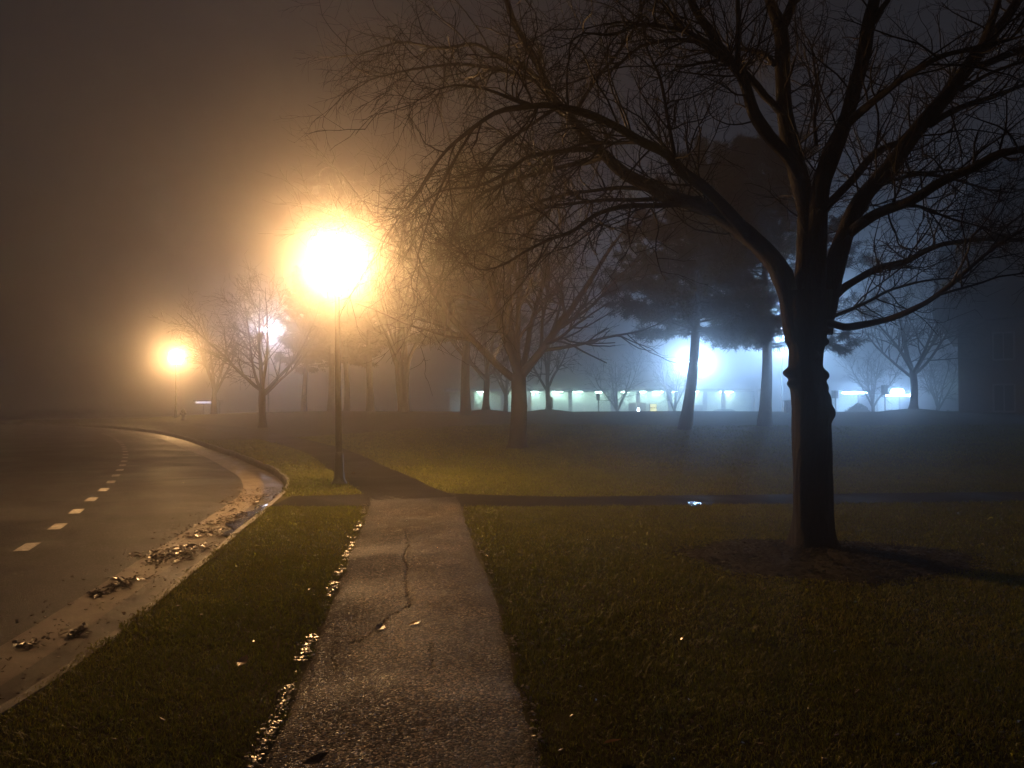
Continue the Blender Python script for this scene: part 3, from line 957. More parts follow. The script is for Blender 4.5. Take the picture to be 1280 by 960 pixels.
def chips(r, x, y, z, smin, smax, flat=0.5):
    n = len(x)
    a = r.uniform(0, 2 * PI, n); l = r.uniform(smin, smax, n); w = l * r.uniform(0.3, 0.8, n)
    til = r.normal(0, flat, (n, 2))
    e1 = np.stack([np.cos(a) * l, np.sin(a) * l, til[:, 0] * l], 1)
    e2 = np.stack([-np.sin(a) * w, np.cos(a) * w, til[:, 1] * w], 1)
    c = np.stack([x, y, z], 1)
    up = np.stack([0 * x, 0 * x, 0.15 * l + 0.003], 1)
    V = np.stack([c - e1 - e2 * 0.6, c + e1 * 0.8 - e2, c + e1 + e2 * 0.7, c - e1 * 0.9 + e2,
                  c - e1 * .8 - e2 * 0.5 + up, c + e1 * 0.6 - e2 * .8 + up, c + e1 * .8 + e2 * 0.5 + up, c - e1 * 0.7 + e2 * .8 + up], 1).reshape(-1, 3)
    k = np.arange(n)[:, None] * 8
    fq = np.array([[4, 5, 6, 7], [0, 1, 5, 4], [1, 2, 6, 5], [2, 3, 7, 6], [3, 0, 4, 7]])
    Q = (k[:, :, None] + fq[None]).reshape(-1, 4)
    return V, Q


main_tree()


# ------------------------------------------------------------------ other bare trees
def bare_tree(seed, height, tr, split, nl, spread, dens, twig_r, name='bare_tree', lean=(0, 0), stems=1, up=0.045):
    """a free-standing leafless tree: returns (trunk mesh, crown mesh)"""
    r = np.random.default_rng(seed)
    tb, ct = Tubes(), Tubes()
    Ps, Rs = [], []
    for s in range(stems):
        n = 16
        t = np.linspace(0, 1, n)
        off = np.array([r.normal(0, 0.35), r.normal(0, 0.3)]) if stems > 1 else np.zeros(2)
        ln = np.array(lean) + (off * 0.9 if stems > 1 else 0)
        z = -0.25 + (split + 0.25) * t
        k = tr * (0.7 if stems > 1 else 1)
        P = np.stack([off[0] * (0.5 + 0.5 * t) + ln[0] * t * split + 0.03 * np.sin(t * 5 + seed), off[1] + ln[1] * t * split + 0.03 * np.cos(t * 4 + seed), z], 1)
        rad = k * (1 + 0.55 * np.exp(-np.clip(z + 0.1, 0, 9) / 0.22) - 0.12 * t) * (1 + 0.05 * fbm(z * 7, z * 0, seed + s))
        tb.add(P, rad, 12)
        nls = nl if stems == 1 else max(3, nl // stems + 1)
        az = np.arange(nls) * 2 * PI / nls + r.uniform(0, 6) + r.normal(0, 0.25, nls)
        el = np.clip(r.normal(spread, 0.16, nls), 0.12, 1.3)
        el[0] = 0.12
        S = np.repeat(P[-1:], nls, 0) - np.stack([0 * az, 0 * az, r.uniform(0, 0.22, nls) * split], 1)
        D = np.stack([np.sin(el) * np.cos(az), np.sin(el) * np.sin(az), np.cos(el)], 1)
        L = (height - split) * r.uniform(0.8, 1.05, nls)
        P1, r1 = grow(r, S, D, L, k * r.uniform(0.42, 0.6, nls), 12, 0.07, up, 0.12)
        tb.add(P1, r1, 8)
        Ps.append(P1); Rs.append(r1)
    P1 = np.concatenate(Ps); r1 = np.concatenate(Rs)
    H = height - split
    S, D, rr, t, k = spawn(r, P1, r1, 11, 0.16, 1.0, R(25), R(60))
    L2 = H * r.uniform(0.22, 0.5, len(S)) * (1.1 - 0.5 * t)
    P2, r2 = grow(r, S, D, L2, np.clip(rr * 0.55, twig_r * 1.6, 1), 9, 0.10, up * 0.8, 0.25)
    ct.add(P2, r2, 6)
    S, D, rr, t, k = spawn(r, P2, r2, dens, 0.15, 1.0, R(25), R(60))
    L3 = H * r.uniform(0.08, 0.24, len(S))
    P3, r3 = grow(r, S, D, L3, np.clip(rr * 0.6, twig_r, 1), 6, 0.13, 0.02, 0.5)
    ct.add(P3, r3, 4)
    S, D, rr, t, k = spawn(r, P3, r3, max(3, dens // 2), 0.15, 1.0, R(25), R(60))
    L4 = H * r.uniform(0.035, 0.10, len(S))
    P4, r4 = grow(r, S, D, L4, np.full(len(S), twig_r), 4, 0.15, 0.0, 0.6)
    ct.add(P4, r4, 3)
    return tb.mesh('trunk'), ct.mesh('crown')


def put_tree(meshes, u, Y, label, group, rz=0.0, sc_=1.0, mat=('barkfar', 'twig'), name='bare_tree', du=0.0):
    x = (u - 640) / F * Y
    z = float(hgt(x, Y))
    o = thing(name, label, 'tree', (x, Y, z), rz, group)
    o.scale = (sc_,) * 3
    link('trunk', meshes[0], M[mat[0]], o)
    link('crown', meshes[1], M[mat[1]], o)
    return o


GB = 'bare trees on the lawn'
A = bare_tree(5, 10.5, 0.27, 2.3, 7, 0.55, 9, 0.006)
put_tree(A, 648, 24, 'broad bare tree forking low on the lawn, nearest trunk left of the lit arcade', GB, 0.4)
Bm = bare_tree(8, 8.5, 0.19, 2.0, 7, 0.62, 7, 0.008)
put_tree(Bm, 328, 40, 'brown bare tree by the bend with a white light shining through its top', GB, 1.0)
put_tree(Bm, 1142, 43, 'bare forked tree on a mulch mound beside the dark right-hand building', GB, 2.2, 1.05)
put_tree(Bm, 608, 44, 'bare tree on a small mound between the leaning pine trunk and the broad bare tree', GB, 4.0)
Cm = bare_tree(13, 6.0, 0.15, 1.25, 5, 0.5, 6, 0.008)
put_tree(Cm, 685, 46, 'small bare tree on a mound in front of the lit arcade wall', GB, 0.3)
put_tree(Cm, 632, 56, 'thin bare tree seen just left of the broad bare trunk', GB, 2.0, 1.1)
put_tree(Cm, 1091, 66, 'thin bare tree in front of the bright blue-white canopy light', GB, 1.1, 1.05)
put_tree(Cm, 1172, 68, 'faint bare tree in the mist close to the dark building wall', GB, 3.4, 1.1)
put_tree(Cm, 268, 56, 'faint bare tree in brown mist just right of the farther street lamp', GB, 4.4, 1.35)
put_tree(Cm, 772, 78, 'misty bare tree between the sign post and the yellow lit panel', GB, 5.2, 1.2)
put_tree(Cm, 843, 82, 'misty bare tree against the arcade just left of the floodlit pine', GB, 0.9, 1.25)
Dm = bare_tree(21, 11.0, 0.30, 2.6, 7, 0.42, 8, 0.008, stems=3)
put_tree(Dm, 508, 40, 'thick multi-stemmed bare tree behind the near lamp glow', GB, 0.7)


# ------------------------------------------------------------------ pines
def pine(seed, H, tr, bare, blen, lean=(0, 0), dens=1.0):
    r = np.random.default_rng(seed)
    tb = Tubes()
    n = 22
    t = np.linspace(0, 1, n)
    z = -0.3 + (H + 0.3) * t
    P = np.stack([lean[0] * z + 0.06 * np.sin(z * 0.9 + seed), lean[1] * z + 0.06 * np.cos(z * 0.7 + seed), z], 1)
    P[:, :2] -= P[1:2, :2] * (1 - t)[:, None]
    rad = tr * (1 - 0.86 * t) * (1 + 0.4 * np.exp(-np.clip(z, 0, 9) / 0.3)) * (1 + 0.05 * fbm(z * 5, z * 0, seed))
    tb.add(P, rad, 12)
    nb = int(120 * dens)
    hz = bare + (H - bare - 0.3) * np.linspace(0, 1, nb)**1.05
    az = np.arange(nb) * 2.4 + r.normal(0, 0.3, nb)
    f = (hz - bare) / (H - bare)
    L = blen * (1.0 - 0.72 * f**1.3) * r.uniform(0.6, 1.12, nb)
    S = np.stack([np.interp(hz, z, P[:, 0]), np.interp(hz, z, P[:, 1]), hz], 1)
    el = r.normal(0.05, 0.12, nb) + 0.5 * f
    D = np.stack([np.cos(az) * np.cos(el), np.sin(az) * np.cos(el), np.sin(el)], 1)
    P1, r1 = grow(r, S, D, L, np.clip(0.05 * (1 - 0.6 * f), 0.015, 1), 10, 0.07, 0.015, 0.3)
    tb.add(P1, r1, 5)
    S2, D2, rr, t2, k = spawn(r, P1, r1, 17, 0.22, 1.0, R(30), R(65))
    D2[:, 2] *= 0.35
    L2 = L[k] * r.uniform(0.14, 0.34, len(S2)) * (1.15 - 0.5 * t2)
    P2, r2 = grow(r, S2, D2, L2, np.full(len(S2), 0.011), 5, 0.11, 0.02, 0.4)
    tb.add(P2, r2, 3)
    # needle tufts along the side shoots
    S3, D3, _, t3, k3 = spawn(r, P2, r2, 7, 0.25, 1.0, R(10), R(50))
    keep = r.uniform(0, 1, len(S3)) < 0.92
    S3, D3 = S3[keep], D3[keep]
    nn = 12
    k = np.repeat(np.arange(len(S3)), nn)
    d = unit(D3[k] * 0.8 + r.normal(0, 0.55, (len(k), 3)))
    l = r.uniform(0.14, 0.30, len(k))[:, None]
    side = unit(np.cross(d, r.normal(0, 1, d.shape))) * 0.014
    b0 = S3[k] + r.normal(0, 0.06, (len(k), 3))
    V = np.stack([b0 - side, b0 + side, b0 + d * l + np.array([0, 0, -0.02])], 1).reshape(-1, 3)
    T = np.arange(len(V)).reshape(-1, 3)
    rnd = np.repeat(np.clip(np.repeat(r.normal(0.4, 0.22, len(S3)), nn), 0, 1), 3)
    print('needles', len(T))
    return tb.mesh('trunk'), np_mesh('crown', V, None, T, smooth=False, attr={'rnd': rnd})


GP = 'pines on the lawn'
p1 = pine(31, 10.4, 0.25, 3.7, 4.0, lean=(0.10, 0.0))
put_tree(p1, 857, 30, 'pine with leaning trunk standing in front of the blue-white floodlight', GP, 0, 1.0, ('pinebark', 'needle'), 'pine_tree')
p2 = pine(37, 11.6, 0.25, 3.3, 4.2, lean=(0.01, 0.0))
put_tree(p2, 956, 31, 'upright pine just left of the large bare tree trunk', GP, 0, 1.0, ('pinebark', 'needle'), 'pine_tree')
p3 = pine(41, 13.0, 0.25, 3.8, 3.0, lean=(0.02, 0.0), dens=0.8)
put_tree(p3, 582, 40, 'tall pine with thick bare trunk left of the mounded bare tree', GP, 0.5, 1.05, ('pinebark', 'needle'), 'pine_tree')
put_tree(p3, 463, 47, 'pine trunk in brown mist just right of the near lamp pole', GP, 1.8, 0.95, ('pinebark', 'needle'), 'pine_tree')
put_tree(p3, 434, 52, 'pine trunk partly hidden behind the near lamp pole', GP, 3.1, 0.85, ('pinebark', 'needle'), 'pine_tree')
put_tree(p3, 414, 50, 'pine trunk in brown mist just left of the near lamp pole', GP, 4.2, 0.9, ('pinebark', 'needle'), 'pine_tree')
put_tree(p3, 380, 54, 'slim pine trunk midway between the near lamp pole and the bend tree', GP, 5.5, 0.8, ('pinebark', 'needle'), 'pine_tree')


# ------------------------------------------------------------------ lamps
def point(name, loc, col, power, rad, parent=None):
    l = bpy.data.lights.new(name, 'POINT')
    l.color = col; l.energy = power; l.shadow_soft_size = rad
    o = bpy.data.objects.new(name, l)
    C.objects.link(o)
    o.location = loc
    if parent is not None: o.parent = parent
    return o


GLOBE = globe_mat('lamp_globe_warm', (1.0, 0.62, 0.25), 60)
FLOODM = globe_mat('floodlight_lens', (0.55, 0.75, 1.0), 60)


def street_lamp(label, loc, H, gr, power, group, tilt=0.0):
    t = thing('street_lamp', label, 'street lamp', loc, 0, group)
    t.rotation_euler = (0, tilt, 0)
    mb = MB(); mb.lathe([(0.15, -0.05), (0.15, 0.03), (0.125, 0.06), (0.10, 0.12), (0.085, 0.5), (0.075, 0.62)], 20); mb.build('base', M['pole'], t, True)
    mb = MB(); mb.lathe([(0.068, 0.55), (0.062, 1.8), (0.055, H - gr - 0.16), (0.055, H - gr - 0.1)], 18)
    for b_ in (0.9,):
        mb.box((0.0, -0.066, b_), (0.06, 0.012, 0.14), 0.004)
    mb.build('pole', M['pole'], t, True)
    mb = MB(); mb.lathe([(0.06, H - gr - 0.14), (0.085, H - gr - 0.12), (0.09, H - gr - 0.05), (0.13, H - gr + 0.0), (0.15, H - gr + 0.035), (0.10, H - gr + 0.05)], 20); mb.build('collar', M['pole'], t, True)
    prof = [(gr * math.sin(a), H - gr * math.cos(a)) for a in np.linspace(0.35, PI - 0.25, 18)]
    mb = MB(); mb.lathe(prof, 28); mb.build('globe', GLOBE, t, True)
    mb = MB(); mb.lathe([(0.09, H + gr * 0.96), (0.10, H + gr * 0.98), (0.07, H + gr + 0.03), (0.02, H + gr + 0.09), (0.008, H + gr + 0.13)], 16); mb.build('finial', M['pole'], t, True)
    point('bulb', (0, 0, H), WARM, power, 0.12, t)
    return t


GL = 'street lamps along the kerb'
L1 = at(424, 605, 15.0); L1[2] = float(hgt(L1[0], 15.0))
street_lamp('glowing globe street lamp on a dark pole beside the footpath, the nearer and larger one', tuple(L1), at(415, 330, 15)[2] - L1[2], 0.5, 2350, GL, -0.016)
L2x, L2y = (220 - 640) / F * 55, 55.0
street_lamp('glowing globe street lamp far off at the road bend, the smaller one', (L2x, L2y, float(hgt(L2x, L2y))), 4.35, 0.5, 1350, GL)


def floodlight(label, u, v, Y, power, heads, group, col=COOL, hw=0.6, zb=None):
    p = at(u, v, Y)
    zb = float(hgt(p[0], Y)) if zb is None else zb
    t = thing('floodlight_pole', label, 'floodlight', (p[0], Y, zb), 0, group)
    H = p[2] - zb
    mb = MB(); mb.lathe([(0.16, -0.1), (0.16, 0.3), (0.10, 0.4), (0.07, H + 0.1), (0.07, H + 0.16)], 14); mb.build('pole', M['pole'], t, True)
    wid = 1.5 * (heads - 1)
    if heads > 1:
        mb = MB(); mb.box((0, 0, H + 0.1), (wid + 0.1, 0.08, 0.08), 0.015); mb.build('arm', M['pole'], t)
    for k in range(heads):
        x = -wid / 2 + k * 1.5 if heads > 1 else 0.0
        mb = MB(); mb.box((x, -0.12, H + 0.12), (hw * 2 + 0.1, 0.42, 0.12), 0.03)
        hd = mb.build('lamp_head', M['pole'], t)
        mb = MB(); mb.box((x, -0.2, H - 0.06), (hw * 2, 0.36, 0.24), 0.05)
        mb.build('lens', FLOODM, hd)
        point('bulb', (x, -0.2, H - 0.06), col, power / heads, 0.1, t)
    return t


GF = 'floodlights behind the lawn'
floodlight('twin blue-white floodlight low behind the leaning pine trunk', 866, 452, 84, 11500, 2, GF)
floodlight('blue-white floodlight on a tall pole behind the upright pine and large tree', 977, 409, 84, 30000, 1, GF)
floodlight('white floodlight shining through the bend tree on the far left', 336, 412, 84, 3500, 1, GF, (0.8, 0.8, 1.0))


# ------------------------------------------------------------------ far arcade building
def arcade():
    Y = 104.0
    k = Y / F
    zg = -0.8
    x0, x1 = (560 - 640) * k, (948 - 640) * k
    t = thing('arcade_building', 'long low building with a lit open arcade beyond the rise of the lawn', 'building', ((x0 + x1) / 2, Y, zg))
    W = x1 - x0
    ztop = at(700, 489, Y)[2] - zg
    mb = MB(); mb.box((0, 3.2, ztop / 2), (W, 0.3, ztop)); mb.build('wall', M['wall'], t)
    mb = MB(); mb.box((0, 1.35, ztop + 0.16), (W + 0.8, 4.6, 0.34), 0.03); mb.build('roof', M['slab'], t)
    mb = MB(); mb.box((0, 1.2, -0.05), (W + 1, 5, 0.12)); mb.build('floor_slab', M['slab'], t)
    for u in (590, 628, 662, 713, 768, 798, 838, 882, 905, 946):
        x = (u - 640) * k - (x0 + x1) / 2
        w = 0.9 if u == 768 else 0.5
        mb = MB(); mb.box((x, 0.4, ztop / 2), (w, 0.45, ztop - 0.02), 0.02); mb.build('column', M['slab'], t)
    for u, wd_ in ((600, .9), (645, .9), (669, 1.1), (698, 1.3), (724, 1.2), (751, .9), (784, 1.0), (805, 1.2), (827, 1.2), (848, .8), (872, 1.3), (914, 1.7)):
        x = (u - 640) * k - (x0 + x1) / 2
        mb = MB(); mb.box((x, 2.3, ztop - 0.07), (wd_, 0.5, 0.1), 0.01); mb.build('ceiling_light', M['tealtube'], t)
    for u0, u1, z0, z1 in ((872, 888, 0.2, 1.9), (790, 812, 0.2, 2.2)):
        xa, xb = (u0 - 640) * k - (x0 + x1) / 2, (u1 - 640) * k - (x0 + x1) / 2
        mb = MB(); mb.box(((xa + xb) / 2, 3.02, (z0 + z1) / 2), (xb - xa, 0.06, z1 - z0), 0.01)
        dr = mb.build('glazed_door', M['glassdark'], t)
        mb = MB()
        for zz_ in (z0 - 0.02, z1 + 0.02): mb.box(((xa + xb) / 2, 2.965, zz_), (xb - xa + 0.07, 0.05, 0.07))
        for xx in (xa, (xa + xb) / 2, xb): mb.box((xx, 2.97, (z0 + z1) / 2), (0.07, 0.05, z1 - z0 + 0.1))
        mb.build('frame', M['signback'], dr)
    # yellow lit vending machine in the arcade
    x = (819 - 640) * k
    v_ = thing('vending_machine', 'yellow lit vending machine standing in the arcade', 'vending machine', (x, Y + 1.4, zg + 0.02))
    mb = MB(); mb.box((0, 0.3, 1.05), (0.95, 0.7, 2.1), 0.03); mb.build('cabinet', M['signback'], v_)
    mb = MB(); mb.box((0, -0.07, 0.85), (0.8, 0.04, 1.2), 0.01); mb.build('front_panel', M['yellow'], v_)
    mb = MB(); mb.box((0, -0.07, 1.80), (0.8, 0.04, 0.4), 0.01); mb.build('header_panel', M['yellow'], v_)
    # a small bright lamp low in the arcade
    x = (794 - 640) * k
    b_ = thing('bollard_light', 'short bright white bollard light before the arcade', 'bollard light', (x, Y - 2.5, zg))
    mb = MB(); mb.lathe([(0.12, 0), (0.12, 0.95), (0.13, 0.97)], 14); mb.build('post', M['signback'], b_, True)
    mb = MB(); mb.lathe([(0.13, 0.97), (0.16, 1.1), (0.16, 1.45), (0.1, 1.55)], 14); mb.build('lamp_head', emit_mat('bollard_glow', (0.7, 0.85, 1), 40), b_, True)


arcade()


def lit_canopy(label, u, v, Y, wpx, peak, group, tube='cooltube'):
    p = at(u, v, Y)
    zg = float(hgt(p[0], Y))
    H = p[2] - zg
    W = wpx / F * Y
    t = thing('lit_canopy', label, 'canopy', (p[0], Y, zg), 0, group)
    mb = MB(); mb.box((0, 1.2, H + 0.22), (W + 0.6, 3.0, 0.2), 0.03)
    mb.build('roof', M['slab'], t)
    if peak:
        mb = MB(); mb.prism([(-W * 0.24, H + 0.321), (W * 0.24, H + 0.321), (W * 0.16, H + 0.75), (-W * 0.16, H + 0.75)], -0.3, 0.4)
        mb.build('gable_light', M['cooltube'], t)
    for sx in (-1, 1):
        mb = MB(); mb.lathe([(0.09, 0), (0.09, H + 0.12)], 12, (sx * W * 0.46, 2.3, 0)); mb.build('post', M['signback'], t, True)
    mb = MB(); mb.box((0, 0.0, H), (W, 0.25, 0.22), 0.02); mb.build('strip_light', M[tube], t)
    mb = MB(); mb.box((0, 2.68, H * 0.5), (W, 0.08, H), 0.01); mb.build('back_panel', M['wall'], t)


GCN = 'lit canopies beyond the lawn'
lit_canopy('bright blue-white canopy strip seen just right of the large trunk', 1069, 491, 92, 31, False, GCN)
lit_canopy('bright blue-white canopy with a lit gable beside the mounded tree', 1122, 494, 92, 31, True, GCN)
lit_canopy('dim violet-white canopy strip left of the bend tree', 256, 503, 100, 22, False, GCN, 'dimtube')


def sign_post(label, u, v_top, Y, pw, ph, group):
    p = at(u, v_top, Y)
    zg = float(hgt(p[0], Y))
    H = p[2] - zg
    t = thing('sign_post', label, 'sign', (p[0], Y, zg), 0, group)
    mb = MB(); mb.lathe([(0.045, -0.2), (0.045, H)], 10); mb.build('post', M['pole'], t, True)
    mb = MB(); mb.box((0, 0.06, H - ph / 2 - 0.03), (pw, 0.03, ph), 0.012); mb.build('sign_plate', M['pole'], t)


GS = 'sign posts along the far edge of the lawn'
sign_post('thin sign post with a small plate in front of the arcade columns', 748, 492, 60, 0.3, 0.5, GS)
sign_post('short sign post beside the small bare tree on the mound', 689, 496, 58, 0.28, 0.85, GS)
sign_post('sign post with a rounded plate between the large trunk and the canopy strip', 1044, 488, 62, 0.55, 0.6, GS)
sign_post('sign post with square plate at the left end of the gabled canopy', 1106, 481, 58, 0.5, 0.75, GS)

# utility box
p = at(987, 520, 43)
t = thing('utility_box', 'pale utility box on the lawn tucked behind the large trunk', 'utility box', (p[0], 43, float(hgt(p[0], 43))))
mb = MB(); mb.box((0, 0, 0.32), (0.5, 0.4, 0.68), 0.02); mb.build('cabinet', M['box'], t)
mb = MB(); mb.box((0, 0, 0.69), (0.56, 0.46, 0.06), 0.015); mb.build('lid', M['box'], t)

# hydrant by the far lamp
p = at(229, 532, 52)
t = thing('fire_hydrant', 'small dark hydrant beside the farther street lamp', 'hydrant', (p[0], 52, float(hgt(p[0], 52))))
mb = MB(); mb.lathe([(0.17, 0), (0.17, 0.06), (0.12, 0.08), (0.115, 0.55), (0.15, 0.57), (0.15, 0.61), (0.12, 0.66), (0.06, 0.74), (0.03, 0.75), (0.03, 0.8)], 16); mb.build('barrel', M['hydrant'], t, True)
for s in (-1, 1):
    mb = MB(); mb.lathe([(0.06, s * 0.1), (0.06, s * 0.17), (0.075, s * 0.175), (0.075, s * 0.21), (0.02, s * 0.22)], 12, (0, 0, 0.45), 'X'); mb.build('nozzle_cap', M['hydrant'], t, True)

# ------------------------------------------------------------------ parked car in front of the arcade
def car(label, u, Y, rz=0):
    x = (u - 640) / F * Y
    zg = float(hgt(x, Y))
    t = thing('parked_car', label, 'car', (x, Y, zg), rz)
    prof = [(-2.15, 0.35), (-2.2, 0.62), (-2.1, 0.86), (-1.75, 0.95), (-1.2, 1.35), (-0.85, 1.46), (0.45, 1.46), (0.8, 1.38), (1.3, 0.98), (2.0, 0.86), (2.18, 0.66), (2.15, 0.35), (1.7, 0.24), (-1.7, 0.24)]
    mb = MB(); mb.prism(prof, -0.85, 0.85)
    bmesh.ops.bevel(mb.bm, geom=list(mb.bm.edges), offset=0.05, segments=2, affect='EDGES')
    mb.build('body', M['carpaint'], t, False)
    mb = MB(); mb.prism([(-1.15, 0.98), (-0.85, 1.36), (0.42, 1.36), (0.75, 1.3), (1.05, 0.98)], -0.875, 0.875); mb.build('side_window', M['glassdark'], t)
    for sx in (-1.35, 1.35):
        for sy in (-0.8, 0.8):
            mb = MB(); mb.lathe([(0.12, -0.11), (0.30, -0.11), (0.33, -0.06), (0.33, 0.06), (0.30, 0.11), (0.12, 0.11)], 20, (sx, sy, 0.33), 'Y'); mb.build('wheel', M['tyre'], t, True)
    for sy in (-0.6, 0.6):
        mb = MB(); mb.box((2.13, sy, 0.68), (0.1, 0.3, 0.14), 0.02); mb.build('headlight', M['scrap'], t)


car('grey car parked before the arcade between the two pines', 907, 94)


# low bushes
def bush(label, u, Y, w, d, h, seed, group):
    r = np.random.default_rng(seed)
    x0 = (u - 640) / F * Y
    n = 5200
    p = r.normal(0, 1, (n, 3)); p = unit(p) * r.uniform(0.6, 1.0, (n, 1))**0.5
    p[:, 2] = np.abs(p[:, 2])
    k = 1 + 0.16 * fbm(p[:, 0] * 4, p[:, 1] * 4 + p[:, 2] * 3, seed)
    q = p * np.array([w / 2, d / 2, h]) * k[:, None]
    e1 = unit(r.normal(0, 1, (n, 3))) * 0.07; e2 = unit(np.cross(e1, r.normal(0, 1, (n, 3)))) * 0.045
    V = np.stack([q - e1, q + e2, q + e1, q - e2], 1).reshape(-1, 3)
    Q = np.arange(4 * n).reshape(-1, 4)
    me = np_mesh('bush', V, Q, smooth=False)
    o = thing('bush', label, 'bush', (x0, Y, float(hgt(x0, Y))), 0, group)
    link('foliage', me, M['hedge'], o)
    tb = Tubes()
    m_ = 9
    S = np.stack([r.normal(0, w * 0.12, m_), r.normal(0, d * 0.1, m_), np.full(m_, -0.1)], 1)
    D = np.stack([r.normal(0, 0.5, m_), r.normal(0, 0.4, m_), np.ones(m_)], 1)
    P, rr = grow(r, S, D, np.full(m_, h * 0.8), np.full(m_, 0.03), 5, 0.1, 0.0)
    tb.add(P, rr, 5)
    link('stem', tb.mesh('stem'), M['barkfar'], o)


GBU = 'low bushes beyond the lawn'
bush('low rounded bush under the bright canopy strip', 1073, 66, 2.6, 1.6, 1.35, 51, GBU)
bush('long low bush behind the mounded tree near the dark building', 1120, 72, 4.2, 1.8, 1.3, 52, GBU)
bush('low bush against the foot of the dark building wall', 1180, 70, 2.4, 1.6, 1.25, 53, GBU)


# ------------------------------------------------------------------ dark building at the right
def hall():
    Y0 = 44.0
    k = Y0 / F
    xl = (1198 - 640) * k
    t = thing('dark_building', 'tall unlit building with a steep overhanging roof at the right edge', 'building', (xl, Y0, 0.4), -0.56)
    W, D = 18.0, 22.0
    eave = at(1200, 402, Y0)[2] - 0.4
    mb = MB(); mb.box((W / 2, D / 2, eave / 2 - 0.3), (W, D, eave + 0.6)); mb.build('wall', M['brickdark'], t)
    # mansard roof: rings of rectangles
    o_ = 1.1
    prof = [(-o_, eave), (-o_ - 0.1, eave + 0.4), (-o_ + 0.15, eave + 3.6), (0.0, eave + 6.5), (0.7, eave + 8.0), (1.8, eave + 9.3), (4.5, eave + 10.6), (8.4, eave + 11.6)]
    mb = MB()
    rings = []
    for a_, z in prof:
        rings.append([mb.bm.verts.new(c) for c in ((a_, a_, z), (W - a_, a_, z), (W - a_, D - a_, z), (a_, D - a_, z))])
    for ra, rb in zip(rings[:-1], rings[1:]):
        for i in range(4):
            mb.bm.faces.new((ra[i], ra[(i + 1) % 4], rb[(i + 1) % 4], rb[i]))
    mb.bm.faces.new(rings[-1]); mb.bm.faces.new(list(reversed(rings[0])))
    rf = mb.build('roof', M['rooftile'], t)
    for i, x in enumerate((1.9, 3.4, 5.6, 7.1, 9.3)):
        mb = MB(); mb.box((x, -o_ + 0.0, eave + 2.9), (0.75, 0.7, 1.9), 0.03); dm = mb.build('dormer_window', M['brickdark'], t)
        mb = MB(); mb.box((x, -o_ - 0.36, eave + 2.9), (0.5, 0.05, 1.5), 0.01); mb.build('pane', M['glassdark'], dm)
    for i, x in enumerate((2.2, 4.2, 6.2, 8.2)):
        for z in (1.4, 4.3):
            mb = MB(); mb.box((x, -0.02, z), (1.1, 0.10, 1.6), 0.02); fr = mb.build('window', M['signback'], t)
            mb = MB(); mb.box((x - 0.24, -0.06, z), (0.42, 0.05, 1.4), 0.01); mb.box((x + 0.24, -0.06, z), (0.42, 0.05, 1.4), 0.01); mb.build('pane', M['glassdark'], fr)
    # wall lamp on the side wall
    p = at(1196, 489, Y0 + 14)
    mb = MB(); mb.box((-0.12, 14, p[2] - 0.4), (0.22, 0.3, 0.2), 0.03); mb.build('wall_lamp', emit_mat('wall_lamp_glow', (0.3, 0.9, 1.0), 30), t)


hall()

# ------------------------------------------------------------------ leaves and litter
def leaf_geo(r, n, cx, cy, sx, sy, zf, pile=0.0, smin=0.03, smax=0.065, flat=0.35):
    """n curled leaves as 6-vertex blades scattered round (cx, cy)"""
    q_ = r.uniform(0, 1, n)**0.62; t_ = r.uniform(0, 2 * PI, n)
    lump = 1 + 0.28 * np.sin(3 * t_ + cx * 7) + 0.18 * np.sin(5 * t_ + cy * 9)
    x = cx + 1.75 * sx * q_ * lump * np.cos(t_); y = cy + 1.75 * sy * q_ * lump * np.sin(t_)
    d = np.exp(-(((x - cx) / sx)**2 + ((y - cy) / sy)**2) / 2)
    z = zf(x, y) + 0.006 + pile * d * r.uniform(0, 1, n)
    a = r.uniform(0, 2 * PI, n)
    l = r.uniform(smin, smax, n); w = l * r.uniform(0.3, 0.5, n)
    tl = r.normal(0, flat, (n, 2))
    ex = np.stack([np.cos(a), np.sin(a), tl[:, 0]], 1); ey = np.stack([-np.sin(a), np.cos(a), tl[:, 1]], 1)
    up = np.array([0, 0, 1.0])
    cur = r.uniform(0.1, 0.6, n)
    c = np.stack([x, y, z], 1)
    l_, w_ = l[:, None], w[:, None]; cu = (cur * w)[:, None] * up
    pts = [c - ex * l_, c - ex * l_ * .3 - ey * w_ + cu, c + ex * l_ * .35 - ey * w_ * .85 + cu, c + ex * l_ + cu * 0.8, c + ex * l_ * .35 + ey * w_ * .85 + cu, c - ex * l_ * .3 + ey * w_ + cu, c]
    V = np.stack(pts, 1).reshape(-1, 3)
    V[:, 2] = np.maximum(V[:, 2], zf(V[:, 0], V[:, 1]) + 0.003)
    k = np.arange(n)[:, None, None] * 7
    T = (k + np.array([[6, 0, 1], [6, 1, 2], [6, 2, 3], [6, 3, 4], [6, 4, 5], [6, 5, 0]])[None]).reshape(-1, 3)
    return V, T


def gz(x, y):
    return np.full(np.shape(x), ROADZ + 0.006)


def gpr(u, v):
    Y = (CAMH - ROADZ) * F / (v - 502)
    return ((u - 640) / F * Y, Y)


